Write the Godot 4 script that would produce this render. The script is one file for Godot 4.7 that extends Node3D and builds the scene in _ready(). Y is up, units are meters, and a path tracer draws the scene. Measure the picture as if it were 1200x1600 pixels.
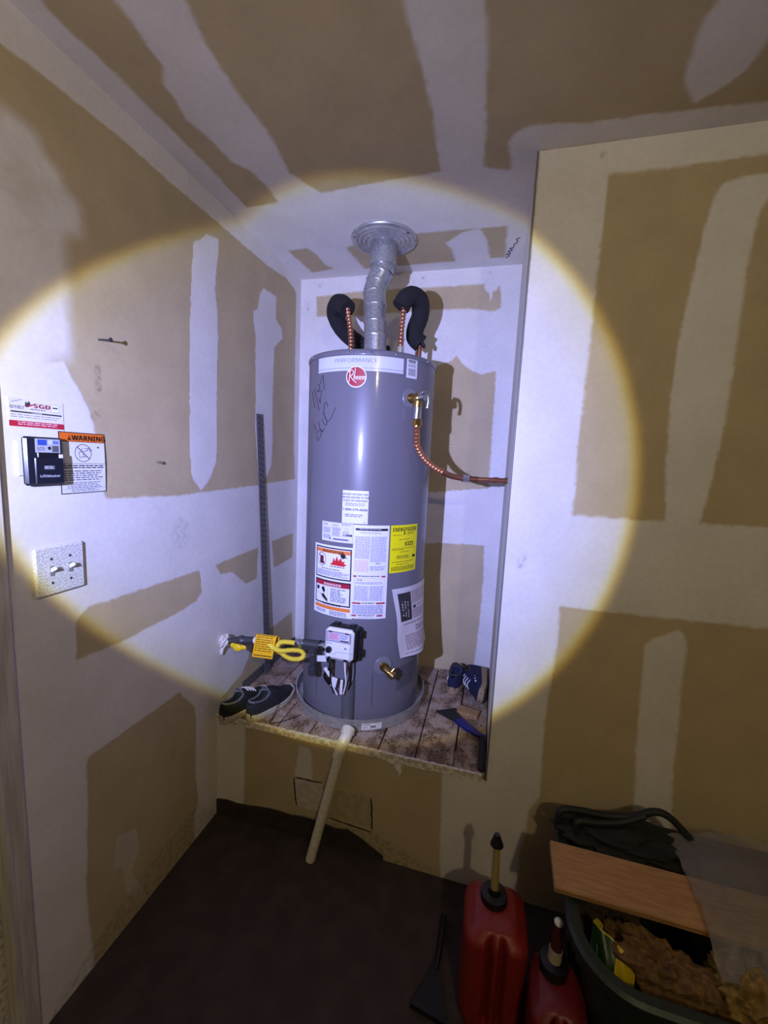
extends Node3D
# A water heater on its raised platform in the alcove of a half-finished garage, lit by a flashlight and a weak ceiling bulb.

class Geo:
	# collects triangles (corners counter-clockwise seen from outside) and commits them as one mesh, smooth where faces meet at less than the crease angle
	var v := PackedVector3Array()
	var uv := PackedVector2Array()
	var x := Transform3D()
	var crease := 40.0

	func tri(a: Vector3, b: Vector3, c: Vector3, ua := Vector2.ZERO, ub := Vector2.ZERO, uc := Vector2.ZERO) -> void:
		if (b - a).cross(c - a).length_squared() < 1e-18:
			return
		v.append(x * a); v.append(x * b); v.append(x * c)
		uv.append(ua); uv.append(ub); uv.append(uc)

	func quad(a: Vector3, b: Vector3, c: Vector3, d: Vector3, ua := Vector2.ZERO, ub := Vector2.ZERO, uc := Vector2.ZERO, ud := Vector2.ZERO) -> void:
		tri(a, b, c, ua, ub, uc)
		tri(a, c, d, ua, uc, ud)

	func face(p: Array, away: Vector3) -> void:
		var n: Vector3 = (p[1] - p[0]).cross(p[2] - p[0])
		var mid := Vector3.ZERO
		for q in p:
			mid += q
		if n.dot(mid / p.size() - away) < 0.0:
			p.reverse()
		for i in range(1, p.size() - 1):
			var a: Vector3 = p[0]; var b: Vector3 = p[i]; var c: Vector3 = p[i + 1]
			tri(a, b, c, Vector2(a.x, a.z), Vector2(b.x, b.z), Vector2(c.x, c.z))

	func box(c: Vector3, s: Vector3, bevel := 0.0, t := Basis.IDENTITY) -> void:
		var h := s / 2.0
		var b: float = minf(bevel, minf(h.x, minf(h.y, h.z)) * 0.95)
		var at := func(k: int, sx: int, sy: int, sz: int) -> Vector3:
			var p := Vector3(sx * (h.x - b), sy * (h.y - b), sz * (h.z - b))
			p[k] += b * [sx, sy, sz][k]
			return c + t * p
		for k in 3:
			for s1 in [-1, 1]:
				var f := []
				for q in [[-1, -1], [1, -1], [1, 1], [-1, 1]]:
					var sg := [0, 0, 0]
					sg[k] = s1; sg[(k + 1) % 3] = q[0]; sg[(k + 2) % 3] = q[1]
					f.append(at.call(k, sg[0], sg[1], sg[2]))
				face(f, c)
		if b <= 0.0:
			return
		for k in 3:
			var k1 := (k + 1) % 3
			var k2 := (k + 2) % 3
			for q in [[-1, -1], [1, -1], [1, 1], [-1, 1]]:
				var lo := [0, 0, 0]
				lo[k] = -1; lo[k1] = q[0]; lo[k2] = q[1]
				var hi := lo.duplicate()
				hi[k] = 1
				face([at.call(k1, lo[0], lo[1], lo[2]), at.call(k1, hi[0], hi[1], hi[2]), at.call(k2, hi[0], hi[1], hi[2]), at.call(k2, lo[0], lo[1], lo[2])], c)
		for sx in [-1, 1]:
			for sy in [-1, 1]:
				for sz in [-1, 1]:
					face([at.call(0, sx, sy, sz), at.call(1, sx, sy, sz), at.call(2, sx, sy, sz)], c)

	func tube(path: Array, radius, seg := 14, caps := true) -> void:
		var n := path.size()
		var rings := []
		var up := Vector3.UP
		for i in n:
			var d: Vector3 = (path[mini(i + 1, n - 1)] - path[maxi(i - 1, 0)]).normalized()
			if i == 0:
				up = Vector3.UP if absf(d.y) < 0.9 else Vector3.BACK
			up = (up - d * up.dot(d)).normalized()
			var side := d.cross(up)
			var r: float = radius[i] if radius is Array else radius
			var ring := []
			for j in seg:
				var a := TAU * j / seg
				ring.append(path[i] + (up * cos(a) + side * sin(a)) * r)
			rings.append(ring)
		for i in n - 1:
			for j in seg:
				var k := (j + 1) % seg
				var a: Vector3 = rings[i][j]; var b: Vector3 = rings[i][k]; var c: Vector3 = rings[i + 1][k]; var d: Vector3 = rings[i + 1][j]
				var u0 := float(j) / seg; var u1 := float(j + 1) / seg
				var v0 := float(i) / n; var v1 := float(i + 1) / n
				if (b - a).cross(c - a).dot(a + c - path[i] - path[i + 1]) < 0.0:
					quad(a, d, c, b, Vector2(u0, v0), Vector2(u0, v1), Vector2(u1, v1), Vector2(u1, v0))
				else:
					quad(a, b, c, d, Vector2(u0, v0), Vector2(u1, v0), Vector2(u1, v1), Vector2(u0, v1))
		if caps:
			face(rings[0].duplicate(), path[1])
			face(rings[n - 1].duplicate(), path[n - 2])

	func lathe(profile: Array, seg := 32, from := 0.0, to := TAU) -> void:
		# profile of (radius, height), from the bottom up along the outside
		for i in profile.size() - 1:
			var p: Vector2 = profile[i]; var q: Vector2 = profile[i + 1]
			for j in seg:
				var a := lerpf(from, to, float(j) / seg); var b := lerpf(from, to, float(j + 1) / seg)
				if to - from > TAU - 0.001 and j == seg - 1:
					b = from
				var u0 := Vector2(float(j) / seg, p.y); var u1 := Vector2(float(j + 1) / seg, p.y)
				quad(Vector3(p.x * sin(a), p.y, p.x * cos(a)), Vector3(p.x * sin(b), p.y, p.x * cos(b)), Vector3(q.x * sin(b), q.y, q.x * cos(b)), Vector3(q.x * sin(a), q.y, q.x * cos(a)), u0, u1, Vector2(u1.x, q.y), Vector2(u0.x, q.y))

	func extrude(poly: PackedVector2Array, z0: float, z1: float) -> void:
		var area := 0.0
		for i in poly.size():
			area += poly[i].cross(poly[(i + 1) % poly.size()])
		if area < 0.0:
			poly.reverse()
		var t := Geometry2D.triangulate_polygon(poly)
		for i in range(0, t.size(), 3):
			var a := poly[t[i]]; var b := poly[t[i + 1]]; var c := poly[t[i + 2]]
			if (b - a).cross(c - a) < 0.0:
				var s := b; b = c; c = s
			tri(Vector3(a.x, a.y, z1), Vector3(b.x, b.y, z1), Vector3(c.x, c.y, z1), a, b, c)
			tri(Vector3(a.x, a.y, z0), Vector3(c.x, c.y, z0), Vector3(b.x, b.y, z0), a, c, b)
		for i in poly.size():
			var a := poly[i]; var b := poly[(i + 1) % poly.size()]
			quad(Vector3(a.x, a.y, z0), Vector3(b.x, b.y, z0), Vector3(b.x, b.y, z1), Vector3(a.x, a.y, z1), a, b, b, a)

	func sheet(f: Callable, nu: int, nv: int, back := 0.0) -> void:
		# f(u, v), v upwards; with back > 0 the sheet gets that thickness
		var p := []
		var q := []
		for i in nu + 1:
			for j in nv + 1:
				p.append(f.call(float(i) / nu, float(j) / nv))
		if back > 0.0:
			for i in nu + 1:
				for j in nv + 1:
					var du: Vector3 = p[mini(i + 1, nu) * (nv + 1) + j] - p[maxi(i - 1, 0) * (nv + 1) + j]
					var dv: Vector3 = p[i * (nv + 1) + mini(j + 1, nv)] - p[i * (nv + 1) + maxi(j - 1, 0)]
					q.append(p[i * (nv + 1) + j] - du.cross(dv).normalized() * back)
		for i in nu:
			for j in nv:
				var a := i * (nv + 1) + j
				var b := a + nv + 1
				var ua := Vector2(float(i) / nu, 1.0 - float(j) / nv); var uc := Vector2(float(i + 1) / nu, 1.0 - float(j + 1) / nv)
				quad(p[a], p[b], p[b + 1], p[a + 1], ua, Vector2(uc.x, ua.y), uc, Vector2(ua.x, uc.y))
				if back > 0.0:
					quad(q[a], q[a + 1], q[b + 1], q[b], ua, Vector2(ua.x, uc.y), uc, Vector2(uc.x, ua.y))
		if back > 0.0:
			for i in nu:
				var a := i * (nv + 1); var b := a + nv + 1
				quad(q[a], q[b], p[b], p[a])
				quad(p[a + nv], p[b + nv], q[b + nv], q[a + nv])
			for j in nv:
				var b := nu * (nv + 1) + j
				quad(q[j + 1], q[j], p[j], p[j + 1])
				quad(p[b + 1], p[b], q[b], q[b + 1])

	func loft(rings: Array, caps := true) -> void:
		# closed rings of points, each counter-clockwise seen from the last ring's side
		var n: int = rings[0].size()
		for i in rings.size() - 1:
			for j in n:
				var k := (j + 1) % n
				var u0 := float(j) / n; var u1 := float(j + 1) / n
				var v0 := float(i) / rings.size(); var v1 := float(i + 1) / rings.size()
				quad(rings[i][j], rings[i][k], rings[i + 1][k], rings[i + 1][j], Vector2(u0, v0), Vector2(u1, v0), Vector2(u1, v1), Vector2(u0, v1))
		if caps:
			for e in [0, rings.size() - 1]:
				var mid := Vector3.ZERO
				for p in rings[e]:
					mid += p / n
				for j in n:
					var k := (j + 1) % n
					if e == 0:
						tri(mid, rings[e][k], rings[e][j])
					else:
						tri(mid, rings[e][j], rings[e][k])

	func ball(c: Vector3, r: Vector3, f = null, nu := 28, nv := 18) -> void:
		# an ellipsoid, its radius multiplied by f(direction)
		var at := func(i: int, j: int) -> Vector3:
			var a := TAU * (i % nu) / nu
			var b := PI * j / nv - PI / 2
			var d := Vector3(cos(b) * sin(a), sin(b), cos(b) * cos(a))
			return c + d * r * (1.0 if f == null else float(f.call(d)))
		for j in nv:
			for i in nu:
				var u0 := float(i) / nu; var u1 := float(i + 1) / nu
				var v0 := 1.0 - float(j) / nv; var v1 := 1.0 - float(j + 1) / nv
				quad(at.call(i, j), at.call(i + 1, j), at.call(i + 1, j + 1), at.call(i, j + 1), Vector2(u0, v0), Vector2(u1, v0), Vector2(u1, v1), Vector2(u0, v1))

	func mesh() -> ArrayMesh:
		var n := v.size()
		var at := {}
		var fn := PackedVector3Array()
		var keys := []
		for i in range(0, n, 3):
			fn.append((v[i + 1] - v[i]).cross(v[i + 2] - v[i]))
		for i in n:
			var k := Vector3i((v[i] * 20000.0).round())
			keys.append(k)
			if at.has(k):
				at[k].append(i / 3)
			else:
				at[k] = [i / 3]
		var limit := cos(deg_to_rad(crease))
		var nn := PackedVector3Array()
		nn.resize(n)
		var unit := PackedVector3Array()
		for f in fn:
			unit.append(f.normalized())
		for i in n:
			var s := Vector3.ZERO
			var own := unit[i / 3]
			for f in at[keys[i]]:
				if unit[f].dot(own) >= limit:
					s += fn[f]
			nn[i] = s.normalized()
		for i in range(0, n, 3):
			var a := v[i + 1]; v[i + 1] = v[i + 2]; v[i + 2] = a
			var b := nn[i + 1]; nn[i + 1] = nn[i + 2]; nn[i + 2] = b
			var c := uv[i + 1]; uv[i + 1] = uv[i + 2]; uv[i + 2] = c
		var arrays := []
		arrays.resize(Mesh.ARRAY_MAX)
		arrays[Mesh.ARRAY_VERTEX] = v
		arrays[Mesh.ARRAY_NORMAL] = nn
		arrays[Mesh.ARRAY_TEX_UV] = uv
		var m := ArrayMesh.new()
		m.add_surface_from_arrays(Mesh.PRIMITIVE_TRIANGLES, arrays)
		return m


class Art:
	# flat print: an image drawn in millimetres from the top left corner
	var im: Image
	var k: float
	var rng := RandomNumberGenerator.new()

	func _init(w: float, h: float, per_mm: float, c: Color, s := 1) -> void:
		k = per_mm
		im = Image.create_empty(int(w * k), int(h * k), false, Image.FORMAT_RGB8)
		im.fill(c)
		rng.seed = s

	func rect(x: float, y: float, w: float, h: float, c: Color) -> void:
		im.fill_rect(Rect2i(roundi(x * k), roundi(y * k), maxi(1, roundi(w * k)), maxi(1, roundi(h * k))), c)

	func frame(x: float, y: float, w: float, h: float, t: float, c: Color) -> void:
		rect(x, y, w, t, c); rect(x, y + h - t, w, t, c); rect(x, y, t, h, c); rect(x + w - t, y, t, h, c)

	func poly(p: Array, c: Color) -> void:
		var lo := 1e9
		var hi := -1e9
		for q in p:
			lo = minf(lo, q.y); hi = maxf(hi, q.y)
		for row in range(maxi(0, int(lo * k)), mini(im.get_height(), int(hi * k) + 1)):
			var y := (row + 0.5) / k
			var cut := []
			for i in p.size():
				var a: Vector2 = p[i]; var b: Vector2 = p[(i + 1) % p.size()]
				if (a.y <= y) != (b.y <= y):
					cut.append((a.x + (y - a.y) / (b.y - a.y) * (b.x - a.x)) * k)
			cut.sort()
			for i in range(0, cut.size() - 1, 2):
				im.fill_rect(Rect2i(int(cut[i]), row, maxi(1, int(cut[i + 1]) - int(cut[i])), 1), c)

	func ring(x: float, y: float, rx: float, ry: float, t: float, c: Color) -> void:
		for i in 160:
			var a := TAU * i / 160
			rect(x + rx * cos(a) - t / 2, y + ry * sin(a) - t / 2, t, t, c)

	func line(a: Vector2, b: Vector2, t: float, c: Color) -> void:
		var n := maxi(2, int(a.distance_to(b) * k))
		for i in n + 1:
			var p := a.lerp(b, float(i) / n)
			rect(p.x - t / 2, p.y - t / 2, t, t, c)

	func words(x: float, y: float, w: float, h: float, pitch: float, c: Color, full := 0.8, ink := 0.55) -> void:
		# rows of print too small to read: dashes of word length
		var row := y
		while row + pitch * ink <= y + h:
			var at := x
			var last := x + w * (full + (1.0 - full) * rng.randf())
			while at < last:
				var l := pitch * rng.randf_range(0.8, 3.2)
				rect(at, row, minf(l, last - at), pitch * ink, c)
				at += l + pitch * rng.randf_range(0.35, 0.6)
			row += pitch

	func material(rough := 0.45) -> StandardMaterial3D:
		var m := StandardMaterial3D.new()
		m.albedo_texture = ImageTexture.create_from_image(im)
		m.roughness = rough
		m.texture_repeat = false
		return m


var M := {}
var font_bold: SystemFont
var font_plain: SystemFont
var noise := FastNoiseLite.new()
const P := 0.4512      # platform top
const W := 1.095       # alcove width
const D := 0.7035      # alcove depth
const H := 2.44        # ceiling


func mat(c: Color, rough := 0.7, metal := 0.0, spec := 0.5) -> StandardMaterial3D:
	var m := StandardMaterial3D.new()
	m.albedo_color = c
	m.roughness = rough
	m.metallic = metal
	m.metallic_specular = spec
	return m


func numbered(called: String) -> String:
	if not has_node(NodePath(called)):
		return called
	var i := 1
	while has_node(NodePath("%s_%03d" % [called, i])):
		i += 1
	return "%s_%03d" % [called, i]


func obj(called: String, g, m: Material, parent: Node = self, at := Vector3.ZERO) -> MeshInstance3D:
	var o := MeshInstance3D.new()
	o.name = numbered(called) if parent == self else called
	o.mesh = g.mesh() if g is Geo else g
	o.material_override = m
	o.position = at
	o.cast_shadow = GeometryInstance3D.SHADOW_CASTING_SETTING_ON
	if parent != self and parent.has_node(NodePath(called)):
		var i := 1
		while parent.has_node(NodePath("%s_%03d" % [called, i])):
			i += 1
		o.name = "%s_%03d" % [called, i]
	parent.add_child(o, true)
	return o


func thing(called: String, label: String, category: String, at := Vector3.ZERO, turn := 0.0, group := "") -> Node3D:
	var o := Node3D.new()
	o.name = numbered(called)
	add_child(o, true)
	o.position = at
	o.rotation.y = turn
	return tag(o, label, category, group)


func tag(o: Node3D, label: String, category: String, group := "") -> Node3D:
	o.set_meta("label", label)
	o.set_meta("category", category)
	if group:
		o.set_meta("group", group)
	return o


func struct(called: String, g, m: Material, label: String, category := "", parent: Node = self) -> MeshInstance3D:
	var o := obj(called, g, m, parent)
	if parent == self:
		o.set_meta("kind", "structure")
		o.set_meta("label", label)
		o.set_meta("category", category)
	return o


func curve(points: Array, sub := 8) -> Array:
	# a smooth path through the points
	var out := []
	for i in points.size() - 1:
		var a: Vector3 = points[maxi(i - 1, 0)]; var b: Vector3 = points[i]; var c: Vector3 = points[i + 1]; var d: Vector3 = points[mini(i + 2, points.size() - 1)]
		for s in sub:
			out.append(b.cubic_interpolate(c, a, d, float(s) / sub))
	out.append(points[-1])
	return out


func spaced(path: Array, step: float) -> Array:
	# the same path in even steps
	var out := [path[0]]
	var left := step
	for i in path.size() - 1:
		var a: Vector3 = path[i]; var b: Vector3 = path[i + 1]
		var l := a.distance_to(b)
		var at := left
		while at < l:
			out.append(a.lerp(b, at / l))
			at += step
		left = at - l
	out.append(path[-1])
	return out


func ribbed(g: Geo, points: Array, r: float, pitch: float, seg := 12) -> void:
	# corrugated tube
	var p := spaced(curve(points, 16), pitch / 6.0)
	var rr := []
	for i in p.size():
		rr.append(r * (1.0 + 0.19 * [-1.0, -0.45, 0.5, 0.85, 0.5, -0.45][i % 6]))
	g.tube(p, rr, seg)


func letters(text: String, height: float, m: Material, parent: Node, f: Callable, bold := true, wide := 1.0) -> MeshInstance3D:
	# lettering of that capital height, centred on (0, 0); f(x, y) gives the point on the surface
	var t := TextMesh.new()
	t.font = font_bold if bold else font_plain
	t.font_size = 64
	t.pixel_size = 0.01
	t.depth = 0.0
	t.text = text
	var a := t.get_mesh_arrays()
	var vs: PackedVector3Array = a[Mesh.ARRAY_VERTEX]
	var idx: PackedInt32Array = a[Mesh.ARRAY_INDEX] if a[Mesh.ARRAY_INDEX] != null else PackedInt32Array(range(vs.size()))
	var box := AABB(vs[0], Vector3.ZERO)
	for p in vs:
		box = box.expand(p)
	var mid := box.get_center()
	var k := height / 0.457   # capital height of the fonts at this size
	var g := Geo.new()
	for i in range(0, idx.size(), 3):
		var q := []
		for j in 3:
			var p := (vs[idx[i + j]] - mid) * k
			q.append(Vector2(p.x * wide, p.y))
		if (q[1] - q[0]).cross(q[2] - q[0]) < 0.0:
			q.reverse()
		g.tri(f.call(q[0].x, q[0].y), f.call(q[1].x, q[1].y), f.call(q[2].x, q[2].y))
	return obj("lettering", g, m, parent)


func plastered(wm: float, hm: float, ppm: float, mud: bool, ops: Array, s: int) -> StandardMaterial3D:
	# drywall paper with joint compound: outlines in millimetres from the lower left corner; m compound, k bare paper, d dirt
	var w := int(wm * ppm)
	var h := int(hm * ppm)
	var cov := PackedFloat32Array(); cov.resize(w * h); cov.fill(1.0 if mud else 0.0)
	var dirt := PackedFloat32Array(); dirt.resize(w * h)
	var soft := PackedFloat32Array(); soft.resize(w * h)   # thin coats feathered out
	var nz := FastNoiseLite.new()
	nz.seed = s
	nz.frequency = 1.0
	nz.fractal_octaves = 3
	for op in ops:
		var src: Array = op[2]
		var pts := PackedVector2Array()
		var n := src.size() / 2
		for i in n:
			var a := Vector2(src[2 * i], src[2 * i + 1]) / 1000.0
			var b := Vector2(src[(2 * i + 2) % src.size()], src[(2 * i + 3) % src.size()]) / 1000.0
			var cuts := maxi(1, int(a.distance_to(b) / 0.008))
			for c in cuts:
				var p := a.lerp(b, float(c) / cuts)
				var j := 0.0035
				p += Vector2(nz.get_noise_2d(p.x * 22.0, p.y * 22.0), nz.get_noise_2d(p.x * 22.0 + 50.0, p.y * 22.0)) * j
				pts.append(Vector2(p.x * ppm, (hm - p.y) * ppm))
		var rows := {}
		for i in pts.size():
			var a := pts[i]; var b := pts[(i + 1) % pts.size()]
			if a.y > b.y:
				var t := a; a = b; b = t
			for row in range(maxi(0, ceili(a.y - 0.5)), mini(h - 1, ceili(b.y - 0.5) - 1) + 1):
				var cx := a.x + (row + 0.5 - a.y) / (b.y - a.y) * (b.x - a.x)
				if rows.has(row):
					rows[row].append(cx)
				else:
					rows[row] = [cx]
		var alpha: float = op[1]
		for row in rows:
			var cut: Array = rows[row]
			cut.sort()
			for i in range(0, cut.size() - 1, 2):
				for px in range(maxi(0, roundi(cut[i])), mini(w, roundi(cut[i + 1]))):
					var at: int = row * w + px
					if op[0] == "m":
						cov[at] = lerpf(cov[at], 1.0, alpha)
					elif op[0] == "s":
						soft[at] = maxf(soft[at], alpha)
					elif op[0] == "k":
						cov[at] = lerpf(cov[at], 0.0, alpha)
					else:
						dirt[at] = maxf(dirt[at], alpha)
	var ci := Image.create_from_data(w, h, false, Image.FORMAT_RF, cov.to_byte_array())
	ci.resize(w / 2, h / 2, Image.INTERPOLATE_BILINEAR)
	ci.resize(w, h, Image.INTERPOLATE_BILINEAR)
	cov = ci.get_data().to_float32_array()
	var si := Image.create_from_data(w, h, false, Image.FORMAT_RF, soft.to_byte_array())
	si.resize(maxi(1, w / 20), maxi(1, h / 20), Image.INTERPOLATE_BILINEAR)
	si.resize(w, h, Image.INTERPOLATE_CUBIC)
	soft = si.get_data().to_float32_array()
	var di := Image.create_from_data(w, h, false, Image.FORMAT_RF, dirt.to_byte_array())
	di.resize(maxi(1, w / 4), maxi(1, h / 4), Image.INTERPOLATE_BILINEAR)
	di.resize(w, h, Image.INTERPOLATE_CUBIC)
	dirt = di.get_data().to_float32_array()
	nz.frequency = 0.012 * 400.0 / ppm
	nz.fractal_octaves = 5
	var cloud := nz.get_image(w, h, false, false, true).get_data()
	nz.frequency = 0.11 * 400.0 / ppm
	nz.seed = s + 7
	var fine := nz.get_image(w, h, false, false, true).get_data()
	var kraft := Color(0.735, 0.672, 0.540).srgb_to_linear()
	var plaster := Color(0.875, 0.86, 0.845).srgb_to_linear()
	var out := PackedByteArray(); out.resize(w * h * 3)
	var relief := PackedByteArray(); relief.resize(w * h)
	var curve_to := PackedByteArray(); curve_to.resize(1025)
	for i in 1025:
		var l := i / 1024.0
		curve_to[i] = int(clampf(Color(l, l, l).linear_to_srgb().r * 255.0 + 0.5, 0.0, 255.0))
	for i in w * h:
		var cl := cloud[i] / 255.0
		var fi := fine[i] / 255.0
		var c := maxf(cov[i], clampf(soft[i] * (0.75 + 0.5 * cl), 0.0, 1.0))
		var t := c * (0.94 + 0.06 * cl)
		var k := (1.0 + 0.16 * (cl - 0.5) * (1.0 - 0.4 * c) + 0.09 * (fi - 0.5)) * (1.0 - clampf(dirt[i], 0.0, 1.0) * clampf(0.15 + 2.4 * (fi - 0.38) + 1.2 * (cl - 0.5), 0.05, 1.2))
		out[3 * i] = curve_to[clampi(int(lerpf(kraft.r, plaster.r, t) * k * 1024.0), 0, 1024)]
		out[3 * i + 1] = curve_to[clampi(int(lerpf(kraft.g, plaster.g, t) * k * 1024.0), 0, 1024)]
		out[3 * i + 2] = curve_to[clampi(int(lerpf(kraft.b, plaster.b, t) * k * 1024.0), 0, 1024)]
		relief[i] = int(90.0 + 110.0 * c + 22.0 * cl * c + 14.0 * (fi - 0.5))
	var m := StandardMaterial3D.new()
	m.albedo_texture = ImageTexture.create_from_image(Image.create_from_data(w, h, false, Image.FORMAT_RGB8, out))
	m.roughness = 0.85
	m.metallic_specular = 0.3
	m.texture_repeat = false
	m.heightmap_enabled = true
	m.heightmap_texture = ImageTexture.create_from_image(Image.create_from_data(w, h, false, Image.FORMAT_L8, relief))
	m.heightmap_scale = 0.12
	return m


func panel(g: Geo, c: Vector3, s: Vector3, o: Vector3, u: Vector3, v: Vector3) -> void:
	# a box whose corners take their texture place from (p - o) along u and v (1 / size of the picture), v upwards
	var first := g.v.size()
	g.box(c, s)
	for i in range(first, g.v.size()):
		var p := g.v[i] - o
		g.uv[i] = Vector2(p.dot(u), 1.0 - p.dot(v))


func noise_tex(s: int, freq: float, a: Color, b: Color, octaves := 4, size := 256) -> NoiseTexture2D:
	var t := NoiseTexture2D.new()
	t.width = size; t.height = size
	t.seamless = true
	var n := FastNoiseLite.new()
	n.seed = s; n.frequency = freq; n.fractal_octaves = octaves
	t.noise = n
	var r := Gradient.new()
	r.offsets = PackedFloat32Array([0.25, 0.75])
	r.colors = PackedColorArray([a, b])
	t.color_ramp = r
	return t


func mottled(s: int, freq: float, a: Color, b: Color, scale: Vector3, rough := 0.8, metal := 0.0, relief := 0.0) -> StandardMaterial3D:
	var m := mat(Color.WHITE, rough, metal)
	m.albedo_texture = noise_tex(s, freq, a, b)
	m.uv1_triplanar = true
	m.uv1_world_triplanar = true
	m.uv1_scale = scale
	if relief > 0.0:
		m.heightmap_enabled = true
		m.heightmap_texture = noise_tex(s + 3, freq, Color.BLACK, Color.WHITE)
		m.heightmap_scale = relief
	return m


func _ready() -> void:
	# --- camera
	var cam := Camera3D.new()
	cam.name = "camera"
	cam.transform = Transform3D(Basis(Vector3(0.965692, 0.044318, -0.255880),Vector3(-0.075266, 0.990803, -0.112448),Vector3(0.248544, 0.127849, 0.960146)), Vector3(1.0379, 1.5381, 1.3778))
	cam.fov = 102.33
	cam.near = 0.03
	cam.far = 60.0
	add_child(cam)
	cam.current = true
	# --- environment: a closed room, no sky
	var we := WorldEnvironment.new()
	we.name = "surroundings"
	var env := Environment.new()
	env.background_mode = Environment.BG_COLOR
	env.background_color = Color.BLACK
	env.tonemap_mode = Environment.TONE_MAPPER_LINEAR
	env.tonemap_exposure = 1.0
	env.sdfgi_enabled = true
	env.ssao_enabled = true
	env.ssil_enabled = true
	we.environment = env
	add_child(we)
	# --- the flashlight held beside the camera: a sharp-edged beam with a warm rim, and its faint spill
	var from := Vector3(0.571, 1.618, 1.570)
	var dir := Vector3(-0.0550, -0.0802, -0.9953)
	beam("flashlight_rim", from, dir, 33, 0.03, 0.95, Color(1.0000, 0.6316, 0.0737))
	beam("flashlight_yellow", from, dir, 32.6, 0.04, 1.2, Color(0.6833, 1.0000, 0.3500))
	beam("flashlight_beam", from, dir, 32.45, 0.07, 2.5, Color(0.0000, 0.0560, 1.0000))
	beam("flashlight_halo", from, dir, 31.9, 0.3, 1.1, Color(0.0000, 0.0545, 1.0000))
	beam("flashlight_core", from, dir, 31.5, 1, 2.3, Color(0.2696, 0.3043, 1.0000))
	beam("flashlight_spill", from, Vector3(-0.10, 0.42, -0.90), 64.0, 1.0, 0.37, Color(1.0, 0.88, 0.86))
	# --- surfaces
	font_bold = SystemFont.new()
	font_bold.font_names = PackedStringArray(["Droid Sans"])
	font_bold.font_weight = 700
	font_plain = SystemFont.new()
	font_plain.font_names = PackedStringArray(["Droid Sans"])
	materials()
	shell()
	platform()
	heater()
	flue()
	water_pipes()
	relief_line()
	gas_line()
	drain_line()
	platform_things()
	wall_things()
	floor_things()
	ceiling_lamp()


func beam(called: String, at: Vector3, dir: Vector3, angle: float, soft: float, energy: float, c: Color) -> void:
	var l := SpotLight3D.new()
	l.name = called
	l.look_at_from_position(at, at + dir, Vector3.UP)
	l.spot_angle = angle
	l.spot_angle_attenuation = soft
	l.spot_attenuation = 2.0
	l.spot_range = 12.0
	l.light_energy = energy
	l.light_color = c.linear_to_srgb()
	l.light_size = 0.012
	l.shadow_enabled = true
	add_child(l)


func materials() -> void:
	noise.seed = 5
	noise.frequency = 1.0
	noise.fractal_octaves = 2
	M.paint = mat(Color(0.425, 0.415, 0.450), 0.36, 0.0, 0.40)
	M.paint.clearcoat_enabled = true
	M.paint.clearcoat = 0.4
	M.paint.clearcoat_roughness = 0.10
	M.paint_dark = mat(Color(0.36, 0.36, 0.375), 0.35)
	M.galv = mottled(11, 0.05, Color(0.62, 0.63, 0.65), Color(0.76, 0.77, 0.78), Vector3(6, 6, 6), 0.36, 0.7)
	M.galv_flat = mottled(13, 0.03, Color(0.64, 0.64, 0.65), Color(0.76, 0.76, 0.76), Vector3(4, 4, 4), 0.40, 0.6)
	M.copper = mat(Color(0.88, 0.62, 0.47), 0.30, 0.95)
	M.copper_old = mottled(17, 0.08, Color(0.50, 0.34, 0.27), Color(0.74, 0.50, 0.38), Vector3(20, 20, 20), 0.38, 0.85)
	M.brass = mat(Color(0.72, 0.60, 0.36), 0.28, 1.0)
	M.steel = mat(Color(0.74, 0.75, 0.78), 0.25, 1.0)
	M.iron = mottled(19, 0.06, Color(0.22, 0.22, 0.23), Color(0.36, 0.36, 0.37), Vector3(20, 20, 20), 0.42, 0.5)
	M.foam = mottled(23, 0.2, Color(0.085, 0.085, 0.095), Color(0.125, 0.125, 0.14), Vector3(12, 12, 12), 0.9, 0.0, 0.05)
	M.white = mat(Color(0.88, 0.88, 0.87), 0.4)
	M.paper = mat(Color(0.88, 0.87, 0.87), 0.6)
	M.black = mat(Color(0.055, 0.055, 0.06), 0.45)
	M.ink = mat(Color(0.07, 0.065, 0.07), 0.6)
	M.print_gray = mat(Color(0.50, 0.50, 0.52), 0.35)
	M.red = mat(Color(0.66, 0.09, 0.14), 0.4)
	M.pvc = mottled(29, 0.04, Color(0.82, 0.79, 0.72), Color(0.90, 0.88, 0.82), Vector3(5, 5, 5), 0.4)
	M.mud = mottled(31, 0.05, Color(0.80, 0.78, 0.74), Color(0.88, 0.86, 0.83), Vector3(5, 5, 5), 0.85, 0.0, 0.1)
	M.concrete = mottled(37, 0.03, Color(0.205, 0.165, 0.158), Color(0.250, 0.205, 0.196), Vector3(1.1, 1.1, 1.1), 0.85, 0.0, 0.15)
	M.concrete_edge = mottled(41, 0.05, Color(0.185, 0.150, 0.142), Color(0.225, 0.185, 0.172), Vector3(1.2, 1.2, 1.2), 0.9)
	M.casing = mottled(43, 0.02, Color(0.70, 0.68, 0.64), Color(0.80, 0.78, 0.75), Vector3(8, 0.8, 8), 0.55)
	M.yellow = mat(Color(0.93, 0.78, 0.10), 0.5)


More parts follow.
